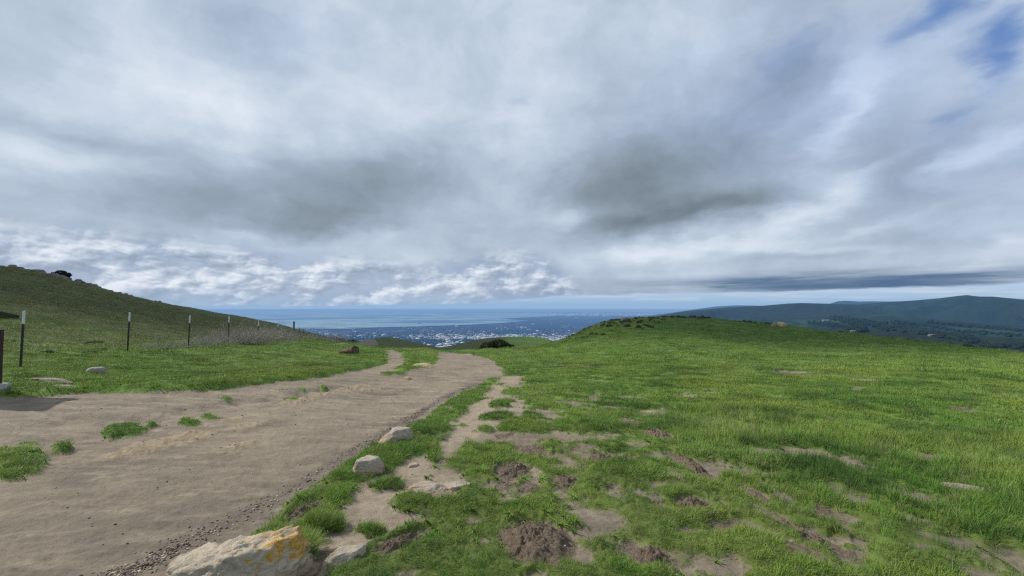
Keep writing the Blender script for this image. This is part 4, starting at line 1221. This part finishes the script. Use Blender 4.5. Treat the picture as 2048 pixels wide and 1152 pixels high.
BR = [(300, 695, 17.8, 2, .6), (350, 694, 19.5, 2, .7), (400, 691, 21, 2, .9), (430, 689, 22.5, 0, .9), (470, 687, 24.5, 1, .95), (488, 686, 25.5, 1, 1.05), (505, 685, 27, 1, 1.0), (528, 684, 29, 1, 1.0),
      (545, 683, 32, 1, 1.1), (566, 682, 36, 0, 1.1), (584, 680, 41, 0, 1.2), (602, 680, 50, 2, 1.5), (620, 682, 60, 0, 1.4), (640, 685, 75, 0, 1.6), (656, 687, 90, 0, 2.2), (668, 688, 105, 1, 2.2)]
for i, (px, py, Y, k, s) in enumerate(BR):
    p = on_ray(px, Y)
    obj('dry_brush', bmes[k], loc=(p[0], p[1], gz(*p)), rot=(0, 0, rs.uniform(0, 6.28)), scale=(s, s, s), label='tangle of dead grey stalks caught along the wire fence', cat='dry brush', group='dead brush along the fence')
bm = bmesh.new()
for i in range(9):
    a = rs.uniform(-.5, .5)
    tube(bm, [(0, 0, 0), (a * .3, .05 * rs.normal(), .3), (a * .7, .1 * rs.normal(), .62 + rs.uniform(-.1, .2))], .008, 4, .3)
p = hit(316, 694); obj('dead_weed', bm_mesh('dead_weed', bm, M_TWIG), loc=(p[0], p[1], gz(*p)), label='single dead upright weed between the second and third fence posts', cat='weed')

# striped log end in the grass
p = hit(694, 712)
bm = bmesh.new(); 
rings = []
for k in range(15):
    t = k / 14; rr_ = .28 * (1 - .35 * t) * (1 + .05 * math.sin(k * 2.6)); rings.append((-.45 + .75 * t, rr_))
na = 22; vv = []
for x, r_ in rings:
    vv.append([bm.verts.new((x, r_ * math.cos(a) * (1 + .05 * math.sin(5 * a)), r_ * .8 * math.sin(a))) for a in [6.2832 * q / na for q in range(na)]])
for a_, b_ in zip(vv[:-1], vv[1:]):
    for q in range(na): bm.faces.new((a_[q], a_[(q + 1) % na], b_[(q + 1) % na], b_[q]))
bm.faces.new(vv[0][::-1]); bm.faces.new(vv[-1])
M_LOG = simple_mat('weathered_log', (.13, .095, .06), .9, .1, .55, 9)
obj('log', bm_mesh('log', bm, M_LOG), loc=(p[0], p[1], gz(*p) + .08), rot=(0, R(8), R(160)), label='short weathered brown log lying in the grass left of the small path', cat='log')

# ------------------------------------------------------------------ distant walker
def build_person():
    Yp = 182.0
    p = on_ray(708, Yp); z = gz(*p)
    root = obj('person', None, loc=(p[0], p[1], z), rot=(0, 0, R(15)), label='lone walker in dark clothes on the path at the foot of the left hill', cat='person')
    J = {'pelvis': (0, 0, .95, .13, .10), 'waist': (0, 0, 1.08, .13, .10), 'chest': (0, .01, 1.32, .17, .12), 'neck': (0, 0, 1.48, .055, .055), 'chin': (0, .01, 1.56, .07, .08), 'head': (0, 0, 1.66, .08, .095), 'crown': (0, 0, 1.74, .055, .065)}
    for s, n_ in ((-1, 'l'), (1, 'r')):
        st = .10 * s
        J['hip' + n_] = (.09 * s, 0, .90, .09, .09); J['knee' + n_] = (.10 * s, st * .9 + .04, .50, .06, .06); J['ankle' + n_] = (.10 * s, st * 1.8 - .02, .09, .04, .045); J['toe' + n_] = (.11 * s, st * 1.8 + .14, .04, .045, .03)
        J['sh' + n_] = (.19 * s, 0, 1.42, .06, .06); J['el' + n_] = (.25 * s, -st * .8, 1.14, .045, .045); J['wr' + n_] = (.24 * s, -st * 1.4 + .08, .92, .03, .03); J['hand' + n_] = (.235 * s, -st * 1.5 + .12, .84, .04, .022)
    names = list(J); E = [('pelvis', 'waist'), ('waist', 'chest'), ('chest', 'neck'), ('neck', 'chin'), ('chin', 'head'), ('head', 'crown')]
    for n_ in 'lr':
        E += [('pelvis', 'hip' + n_), ('hip' + n_, 'knee' + n_), ('knee' + n_, 'ankle' + n_), ('ankle' + n_, 'toe' + n_), ('chest', 'sh' + n_), ('sh' + n_, 'el' + n_), ('el' + n_, 'wr' + n_), ('wr' + n_, 'hand' + n_)]
    me = bpy.data.meshes.new('body'); me.from_pydata([J[k][:3] for k in names], [(names.index(a), names.index(b)) for a, b in E], [])
    body = obj('body', me, parent=root)
    sk = body.modifiers.new('skin', 'SKIN'); sk.use_smooth_shade = True
    for i, k in enumerate(names): me.skin_vertices[0].data[i].radius = J[k][3:]
    me.skin_vertices[0].data[0].use_root = True
    body.modifiers.new('sub', 'SUBSURF').levels = 1
    me.materials.append(simple_mat('dark_clothing', (.012, .012, .016), .8, .2))
    bm = bmesh.new(); bmesh.ops.create_icosphere(bm, subdivisions=3, radius=1)
    for v in bm.verts: v.co = Vector((v.co.x * .10, v.co.y * .115 - .012, 1.70 + v.co.z * .095))
    bmesh.ops.delete(bm, geom=[v for v in bm.verts if v.co.z < 1.66 and v.co.y > -.02], context='VERTS')
    obj('hair', bm_mesh('hair', bm, simple_mat('dark_hair', (.01, .008, .007))), parent=root)
    bm = bmesh.new(); bm_box(bm, 0, -.19, 1.25, .28, .16, .42); obj('backpack', bm_mesh('backpack', bm, simple_mat('backpack_cloth', (.015, .018, .02)), .05), parent=root)
build_person()

# ------------------------------------------------------------------ valley woods and farm buildings
def far_ground(x, y):
    r = np.hypot(x, y); a = np.arctan2(x, y)
    return far_h(np.atleast_1d(a), np.atleast_1d(r))
def far_hit(px, py, rmin=800, rmax=20000):
    d = ray(px, py); hz = math.hypot(d[0], d[1])
    rs_ = np.exp(np.linspace(math.log(rmin), math.log(rmax), 900))
    z = EYE + d[2] / hz * rs_
    g = far_h(np.full(rs_.shape, math.atan2(d[0], d[1])), rs_)
    k = np.where(z < g)[0]
    if not len(k): return None
    i = k[0]; return np.array([d[0] / hz * rs_[i], d[1] / hz * rs_[i], g[i]])
def build_woods():
    g = np.random.default_rng(66)
    tv, tf = [], []
    bm = bmesh.new(); bmesh.ops.create_icosphere(bm, subdivisions=2, radius=1)
    tv = np.array([v.co[:] for v in bm.verts]); tf = np.array([[v.index for v in f.verts] for f in bm.faces]); bm.free()
    strips = [((1665, 637), (1720, 646), (1780, 655), (1850, 664), 5, 260), ((1850, 661), (1890, 672), (1915, 676), (1945, 682), 4, 240), ((1700, 640), (1760, 650), (1830, 660), (1860, 668), 3, 130),
              ((1620, 646), (1660, 650), (1700, 656), (1730, 662), 3, 120), ((1780, 645), (1850, 652), (1930, 664), (2040, 672), 2, 130), ((1860, 645), (1930, 652), (2000, 658), (2048, 662), 2, 130), ((1960, 690), (1990, 694), (2020, 690), (2045, 694), 2, 70)]
    C = []
    for *pp, w, n in strips:
        for k in range(n):
            t = g.uniform(0, 2.999); i = int(t); f = t - i
            px = pp[i][0] * (1 - f) + pp[i + 1][0] * f + g.normal() * 6; py = pp[i][1] * (1 - f) + pp[i + 1][1] * f + g.normal() * w * .6
            h = far_hit(px, py)
            if h is not None: C.append((*h, g.uniform(5, 10), g.uniform(4, 7)))
    C = np.array(C)
    jit = 1 + .25 * g.normal(size=(len(C), len(tv)))
    V = (C[:, None, :3] + tv[None] * jit[..., None] * np.stack([C[:, 3], C[:, 3], C[:, 4]], 1)[:, None, :] + np.array([0, 0, 1]))
    FF = (tf[None] + (np.arange(len(C)) * len(tv))[:, None, None]).reshape(-1, 3)
    m, nt = new_mat('valley_wood'); T = NT(nt)
    P = T.n('ShaderNodeNewGeometry').outputs['Position']
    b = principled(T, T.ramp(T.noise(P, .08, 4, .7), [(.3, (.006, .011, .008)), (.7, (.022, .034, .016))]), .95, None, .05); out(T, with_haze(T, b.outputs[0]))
    obj('valley_wood', mesh_np('valley_wood', V.reshape(-1, 3), FF, m), kind='stuff', label='dark strips of oak wood in the valley folds at the right', cat='woodland')
build_woods()
MWALL = simple_mat('pale_farm_wall', (.16, .17, .17), .8, .2, .1, .3); MROOF = simple_mat('pale_farm_roof', (.20, .21, .21), .8, .2, .1, .3)
def farm(px, py, w, d, h, rot, label):
    p = far_hit(px, py)
    if p is None: return
    k = math.hypot(p[0], p[1]) / F / 4.2; w, d, h = w * k, d * k, h * k
    o = obj('farm_building', None, loc=p, rot=(0, 0, rot), label=label, cat='building')
    bm = bmesh.new(); bm_box(bm, 0, 0, h / 2 - 2, w, d, h + 4); obj('wall', bm_mesh('wall', bm, MWALL), parent=o)
    bm = bmesh.new()
    a = [(-w / 2 - .6, -d / 2 - .6, h + .05), (w / 2 + .6, -d / 2 - .6, h + .05), (w / 2 + .6, d / 2 + .6, h + .05), (-w / 2 - .6, d / 2 + .6, h + .05), (-w / 2 - .6, 0, h + d * .28), (w / 2 + .6, 0, h + d * .28)]
    v = [bm.verts.new(q) for q in a]
    for f in ((0, 1, 5, 4), (2, 3, 4, 5), (0, 4, 3), (1, 2, 5), (3, 2, 1, 0)): bm.faces.new([v[i] for i in f])
    obj('roof', bm_mesh('roof', bm, MROOF), parent=o)
farm(1651, 643, 46, 16, 6, .1, 'pale farm building alone on the hillside above the lawn crest')
farm(1706, 664, 26, 12, 6, -.2, 'white farm building just above the lawn edge')
farm(1862, 672, 38, 16, 6, .3, 'pale farm building by the dark wood in the valley')
farm(1872, 671, 26, 12, 5, -.1, 'smaller pale farm building beside the wood in the valley')

# ------------------------------------------------------------------ daylight: sky, clouds, sun
SUN_AZ = R(-74); SUN_EL = R(40)
SUN = Vector((math.sin(SUN_AZ) * math.cos(SUN_EL), math.cos(SUN_AZ) * math.cos(SUN_EL), math.sin(SUN_EL)))
ld = bpy.data.lights.new('sun', 'SUN'); ld.energy = 4.8; ld.angle = R(.9); ld.color = (1, .95, .87)
lo = bpy.data.objects.new('sun', ld); COL.objects.link(lo)
lo.rotation_euler = SUN.to_track_quat('Z', 'Y').to_euler(); lo.location = SUN * 200

def ae(px, py):
    d = ray(px, py); return math.atan2(d[0], d[1]), math.atan2(d[2], math.hypot(d[0], d[1]))

def build_world():
    w = bpy.data.worlds.new('World'); SC.world = w; w.use_nodes = True
    nt = w.node_tree; nt.nodes.clear(); T = NT(nt)
    D = T.vmath('NORMALIZE', T.n('ShaderNodeTexCoord').outputs['Generated'])
    x, y, z = T.sep(D)
    az = T.math('ARCTAN2', x, y); el = T.math('ARCSINE', z)
    sky = T.n('ShaderNodeTexSky', sky_type='NISHITA'); sky.sun_disc = False
    sky.sun_elevation = SUN_EL; sky.sun_rotation = SUN_AZ; sky.altitude = 500
    skyc = T.vmath('SCALE', sky.outputs[0], sc=.10)
    # cloud-deck coordinates: flat layer overhead
    zz = T.math('ADD', T.math('MAXIMUM', z, 0.0), .10)
    Pd = T.comb(T.math('DIVIDE', x, zz), T.math('DIVIDE', y, zz), 0)
    AE = T.comb(az, el, 0)
    # organic warp of the angular coordinates
    AEs = T.comb(az, T.math('MULTIPLY', el, 2.2), 0)
    wn = T.noise(AEs, 3.2, 5, .55, col=True)
    wv = T.vmath('SCALE', T.vmath('SUBTRACT', wn, (.5, .5, .5)), sc=.20)
    wn2 = T.noise(AEs, 12, 4, .6, col=True)
    wv2 = T.vmath('SCALE', T.vmath('SUBTRACT', wn2, (.5, .5, .5)), sc=.05)
    elw = T.mapr(el, .0, .2, .10, 1.0)
    wv = T.vmath('MULTIPLY', T.vmath('ADD', wv, wv2), T.comb(1.0, T.math('MULTIPLY', elw, .8), 0))
    W = T.vmath('ADD', AE, wv)
    def blob(px, py, sx, sy, amp, rot=0, src=None):
        a, e = ae(px, py)
        # pixel extents to angles
        a2, _ = ae(px + sx, py); _, e2 = ae(px, py - sy)
        sa = abs(a2 - a); se = abs(e2 - e)
        d = T.vmath('SUBTRACT', src or W, (a, e, 0))
        if rot:
            c, s_ = math.cos(rot), math.sin(rot)
            u = T.vmath('DOT_PRODUCT', d, (c / sa, s_ / sa, 0)); v = T.vmath('DOT_PRODUCT', d, (-s_ / se, c / se, 0))
            d2 = T.math('ADD', T.math('MULTIPLY', u, u), T.math('MULTIPLY', v, v))
        else:
            q = T.vmath('MULTIPLY', d, (1 / sa, 1 / se, 0)); d2 = T.vmath('DOT_PRODUCT', q, q)
        return T.math('MULTIPLY', T.math('EXPONENT', T.math('MULTIPLY', d2, -1.0)), amp)
    def total(bl, src=None):
        s = None
        for b in bl:
            v = blob(*b, src=src); s = v if s is None else T.math('ADD', s, v)
        return s
    B = [(250, 90, 170, 120, .15), (430, 210, 260, 90, .13), (520, 240, 120, 60, .08), (60, 200, 130, 50, .09), (1080, 30, 200, 90, .09), (1070, 290, 110, 80, .14), (980, 230, 160, 60, .06), (1100, 120, 60, 120, .06), (850, 160, 260, 120, .05), (80, 330, 170, 22, .11), (1000, 400, 60, 30, .07),
         (560, 50, 110, 60, -.12), (130, 60, 130, 60, -.12), (690, 365, 240, 75, -.22), (600, 425, 170, 55, -.17), (760, 330, 120, 40, -.08), (390, 405, 150, 44, -.10), (90, 410, 170, 34, -.12), (240, 340, 160, 30, .05), (640, 455, 110, 26, -.20), (230, 285, 170, 26, -.09), (420, 340, 120, 20, -.04), (960, 340, 70, 30, -.02),
         (500, 470, 60, 12, .12), (570, 496, 60, 8, .10), (740, 472, 80, 14, .06), (900, 415, 90, 16, .03),
         (1310, 320, 240, 90, -.26), (1200, 380, 160, 50, -.18), (1290, 440, 190, 34, -.34, .12), (1470, 405, 150, 30, -.22, .25), (1500, 300, 180, 90, -.12), (1560, 130, 130, 90, -.16), (1880, 350, 160, 100, -.14), (1780, 480, 200, 20, -.10), (1350, 200, 80, 90, -.06),
         (1590, 432, 150, 24, .22, .42), (1760, 350, 140, 20, .08, .42), (1950, 320, 90, 28, .22, .62), (1690, 205, 80, 34, .17, .95), (1650, 260, 80, 40, .10), (1440, 500, 200, 20, .20), (1140, 440, 45, 26, .20), (1250, 512, 120, 12, .16), (1720, 460, 140, 12, .12, .15),
         (1560, 515, 140, 10, -.12), (1940, 528, 120, 7, .16), (2020, 470, 50, 12, .14), (1300, 548, 160, 8, .08), (1650, 500, 120, 8, .10), (1180, 560, 120, 14, -.06)]
    Lm = total(B)
    # textures
    st = T.n('ShaderNodeMapping'); st.inputs['Rotation'].default_value = (0, 0, R(35)); st.inputs['Scale'].default_value = (1.0, .6, 1); T.link(Pd, st.inputs[0])
    n1 = T.noise(st.outputs[0], .75, 5, .45, .2); n2 = T.noise(Pd, 1.7, 8, .54, .25); n0 = T.noise(T.comb(az, T.math('MULTIPLY', el, 1.5), 0), 4.2, 8, .52, .35)
    fine = T.noise(W, 16, 8, .6, .3)
    L = T.math('ADD', .70, Lm)
    L = T.math('ADD', L, T.math('MULTIPLY', T.math('SUBTRACT', n1, .5), .16))
    L = T.math('ADD', L, T.math('MULTIPLY', T.math('SUBTRACT', n2, .5), .15))
    L = T.math('ADD', L, T.math('MULTIPLY', T.math('SUBTRACT', n0, .5), .50))
    L = T.math('ADD', L, T.math('MULTIPLY', T.math('SUBTRACT', fine, .5), .18))
    deck = T.ramp(L, [(.10, srgb(96, 110, 126)), (.34, srgb(134, 148, 160)), (.55, srgb(160, 175, 194)), (.75, srgb(190, 205, 222)), (.95, srgb(222, 231, 243))])
    # neutral grey undersides of the darkest swells, bluer cloud to the right
    wg = T.math('MULTIPLY', total([(680, 400, 220, 80, .8), (1250, 430, 220, 60, .8), (1500, 500, 330, 40, .6)]), 1.0, clamp=True)
    deck = T.mix(wg, deck, T.vmath('MULTIPLY', deck, (.985, 1.0, 1.0)))
    bl = T.math('MULTIPLY', total([(1620, 180, 420, 160, .9), (1950, 330, 200, 120, .6), (560, 60, 120, 80, .3)]), 1.0, clamp=True)
    deck = T.mix(bl, deck, T.vmath('MULTIPLY', deck, (.90, .95, 1.07)))
    # cumulus band under the deck: billows with lit shoulders
    cum = T.comb(az, T.math('MULTIPLY', el, 1.9), 0)
    cw = T.vmath('ADD', cum, T.vmath('SCALE', T.vmath('SUBTRACT', T.noise(cum, 18, 3, .5, col=True), (.5, .5, .5)), sc=.022))
    big = T.noise(cw, 9, 3, .5); bigb = T.noise(T.vmath('ADD', cw, (-.012, .020, 0)), 9, 3, .5)
    c1 = T.noise(cw, 26, 7, .55); c1b = T.noise(T.vmath('ADD', cw, (-.004, .008, 0)), 26, 7, .55)
    relief = T.math('ADD', T.math('MULTIPLY', T.math('SUBTRACT', c1, c1b), 1.0), T.math('MULTIPLY', T.math('SUBTRACT', big, bigb), 2.0))
    shp = T.math('ADD', T.math('MULTIPLY', big, .62), T.math('MULTIPLY', c1, .38))
    lift = total([(350, 558, 90, 26, .08), (225, 492, 60, 14, .06), (1000, 485, 110, 34, .05), (60, 500, 80, 26, .04), (800, 515, 70, 26, .05), (520, 530, 60, 14, .04), (1010, 573, 34, 7, .14), (610, 590, 40, 8, .08),
                  (900, 596, 150, 9, -.10), (1050, 600, 80, 8, -.06), (700, 582, 180, 10, -.04), (530, 600, 140, 12, -.07), (480, 480, 120, 14, -.08), (1060, 520, 30, 30, -.03), (620, 500, 70, 12, -.06), (880, 470, 60, 14, -.04)])
    shp = T.math('ADD', shp, lift)
    heap = T.mapr(shp, .40, .50)
    back = T.mix(T.mapr(n0, .35, .65), srgb(148, 167, 196), srgb(176, 192, 214))
    lit = T.ramp(T.math('ADD', T.math('ADD', .42, relief), T.math('MULTIPLY', T.math('SUBTRACT', shp, .5), 1.6)), [(.15, srgb(152, 166, 186)), (.40, srgb(174, 188, 208)), (.58, srgb(202, 213, 228)), (.82, srgb(234, 240, 248))])
    ccol = T.mix(T.math('MULTIPLY', heap, .92), back, lit)
    base_e = T.ramp(T.mapr(az, R(-50), R(50), 0, 1, smooth=False), [(0, (.118,) * 3), (.22, (.108,) * 3), (.42, (.082,) * 3), (.5, (.112,) * 3), (.545, (.100,) * 3), (.60, (.0,) * 3), (1, (.0,) * 3)])
    be = T.sep(base_e)[0]
    e_w = T.math('ADD', el, T.math('MULTIPLY', T.math('SUBTRACT', T.noise(cum, 9, 6, .6), .5), .085))
    band = T.math('SUBTRACT', e_w, be)
    inband = T.mapr(band, .022, -.022)
    c = T.mix(inband, deck, ccol)
    # long dark shelf low on the right
    sf = T.comb(T.math('MULTIPLY', az, 2.2), T.math('MULTIPLY', el, 30), 0)
    sn = T.noise(sf, 1.5, 6, .6, .2)
    AEw = T.vmath('ADD', AE, T.vmath('SCALE', wv2, sc=.10))
    shelf = total([(1750, 563, 440, 21, 1.3), (1480, 573, 280, 13, .9), (1330, 584, 150, 6, .5), (1950, 558, 240, 9, .5), (1650, 552, 160, 8, .3)], src=AEw)
    shelf = T.math('MULTIPLY', shelf, T.mapr(sn, .30, .62, .35, 1.0), clamp=True)
    c = T.mix(shelf, c, T.mix(T.mapr(sn, .30, .70), srgb(132, 152, 174), srgb(78, 106, 144)))
    # clear strip under the cloud base
    e_base = T.ramp(T.mapr(az, R(-50), R(50), 0, 1, smooth=False), [(0, (.0,) * 3), (.3, (.000,) * 3), (.36, (.004,) * 3), (.45, (.0055,) * 3), (.55, (.021,) * 3), (.65, (.0245,) * 3), (.8, (.027,) * 3), (1, (.034,) * 3)])
    eb = T.sep(e_base)[0]
    hz = T.math('SUBTRACT', T.math('ADD', el, T.math('MULTIPLY', T.math('SUBTRACT', T.noise(T.comb(T.math('MULTIPLY', az, 7), T.math('MULTIPLY', el, 40), 0), 1.5, 5, .6), .5), .012)), eb)
    clear = T.mapr(hz, .0028, -.0030)
    lowc = T.mix(T.mapr(el, -.002, .028), srgb(146, 180, 215), srgb(180, 204, 228))
    ln = T.noise(T.comb(T.math('MULTIPLY', az, 5), T.math('MULTIPLY', el, 90), 0), 1.3, 6, .6)
    lowc = T.mix(T.math('MULTIPLY', T.mapr(ln, .44, .64), T.mapr(el, .004, .018, 0, .8)), lowc, srgb(206, 216, 226))
    c = T.mix(clear, c, lowc)
    # soft haze lying on the horizon
    c = T.mix(T.mapr(el, .040, -.004, 0, .5), c, srgb(150, 182, 216))
    # blue openings
    hole = total([(1865, 15, 75, 65, .85, .7), (1780, 70, 55, 28, .5), (2000, 80, 80, 60, .85, .9), (1960, 150, 40, 70, .6, .9), (1920, 240, 60, 24, .3, .6), (1600, 120, 100, 60, .34), (1035, 185, 40, 22, .42), (1960, 230, 130, 70, .22), (1660, 30, 100, 50, .2), (2040, 330, 60, 70, .25)])
    hn = T.noise(st.outputs[0], 2.2, 6, .55, .2)
    hole = T.math('ADD', hole, T.math('MULTIPLY', T.math('SUBTRACT', hn, .5), .55))
    hole = T.mapr(hole, .10, 1.15, 0, .92)
    blue = T.mix(.72, skyc, srgb(66, 122, 198))
    c = T.mix(hole, c, blue)
    # below the horizon and high overhead
    bg = T.n('ShaderNodeBackground'); T.link(c, bg.inputs[0]); bg.inputs[1].default_value = 1.0
    o = T.n('ShaderNodeOutputWorld'); T.link(bg.outputs[0], o.inputs[0])
    w.cycles.sampling_method = 'MANUAL'; w.cycles.sample_map_resolution = 256
build_world()

# ------------------------------------------------------------------ opaque cloud solids added out of view up the sun's path to shade the hills
def build_shade_cloud(pts, t, seed, label):
    g = np.random.default_rng(seed)
    P = np.array(pts, float); c = P.mean(0)
    n = 70
    xs = np.linspace(P[:, 0].min() - 30, P[:, 0].max() + 30, n); ys = np.linspace(P[:, 1].min() - 30, P[:, 1].max() + 30, n)
    X, Y = np.meshgrid(xs, ys, indexing='ij')
    s = sdf_poly(P, X.ravel(), Y.ravel()).reshape(n, n) + 14 * fbm(X / 26, Y / 26, seed, 4)
    th = np.sqrt(np.clip(s, 0, 60) * 12)
    idx = -np.ones((n, n), int); V = []; k = 0
    top = -np.ones((n, n), int); bot = -np.ones((n, n), int)
    zc = 2.0 + SUN.z * t
    nb = 6 * fbm(X / 18, Y / 18, seed + 3, 4)
    for i in range(n):
        for j in range(n):
            if s[i, j] > -6:
                top[i, j] = len(V); V.append((X[i, j] + SUN.x * t, Y[i, j] + SUN.y * t, zc + th[i, j] * (1 + .1 * nb[i, j])))
                bot[i, j] = len(V); V.append((X[i, j] + SUN.x * t, Y[i, j] + SUN.y * t, zc - .25 * th[i, j] - .5))
    Fc = []
    for i in range(n - 1):
        for j in range(n - 1):
            q = [(i, j), (i + 1, j), (i + 1, j + 1), (i, j + 1)]
            if all(top[a] >= 0 for a in q):
                Fc.append([top[a] for a in q]); Fc.append([bot[a] for a in q][::-1])
    m, nt = new_mat('opaque_shade_cloud'); T = NT(nt); out(T, principled(T, (.85, .87, .9), 1, None, 0).outputs[0])
    me = mesh_np('cloud', np.array(V), np.array(Fc), m)
    obj('cloud', me, kind='structure', label=label)
build_shade_cloud([(-30, 19), (-27, 30), (-30, 48), (-40, 75), (-34, 110), (-14, 150), (-14, 215), (-20, 235), (-40, 300), (-220, 300), (-260, 40), (-60, 14), (-30, 17)], 1500, 5, 'opaque out-of-view cloud added to shade the left hill')
build_shade_cloud([(2, 62), (8, 50), (16, 41), (30, 35), (45, 34), (70, 38), (130, 40), (150, 150), (10, 150), (4, 90)], 1500, 9, 'opaque out-of-view cloud added to shade the right knoll')

# ------------------------------------------------------------------ render settings
SC.view_settings.view_transform = 'Standard'; SC.view_settings.look = 'None'; SC.view_settings.exposure = 0; SC.view_settings.gamma = 1
SC.render.engine = 'CYCLES'
SC.cycles.max_bounces = 5; SC.cycles.diffuse_bounces = 2; SC.cycles.transmission_bounces = 2; SC.cycles.transparent_max_bounces = 4
SC.cycles.use_adaptive_sampling = True
SC.cycles.use_denoising = False
SC.cycles.filter_width = 1.3
SC.cycles.sample_clamp_indirect = 4
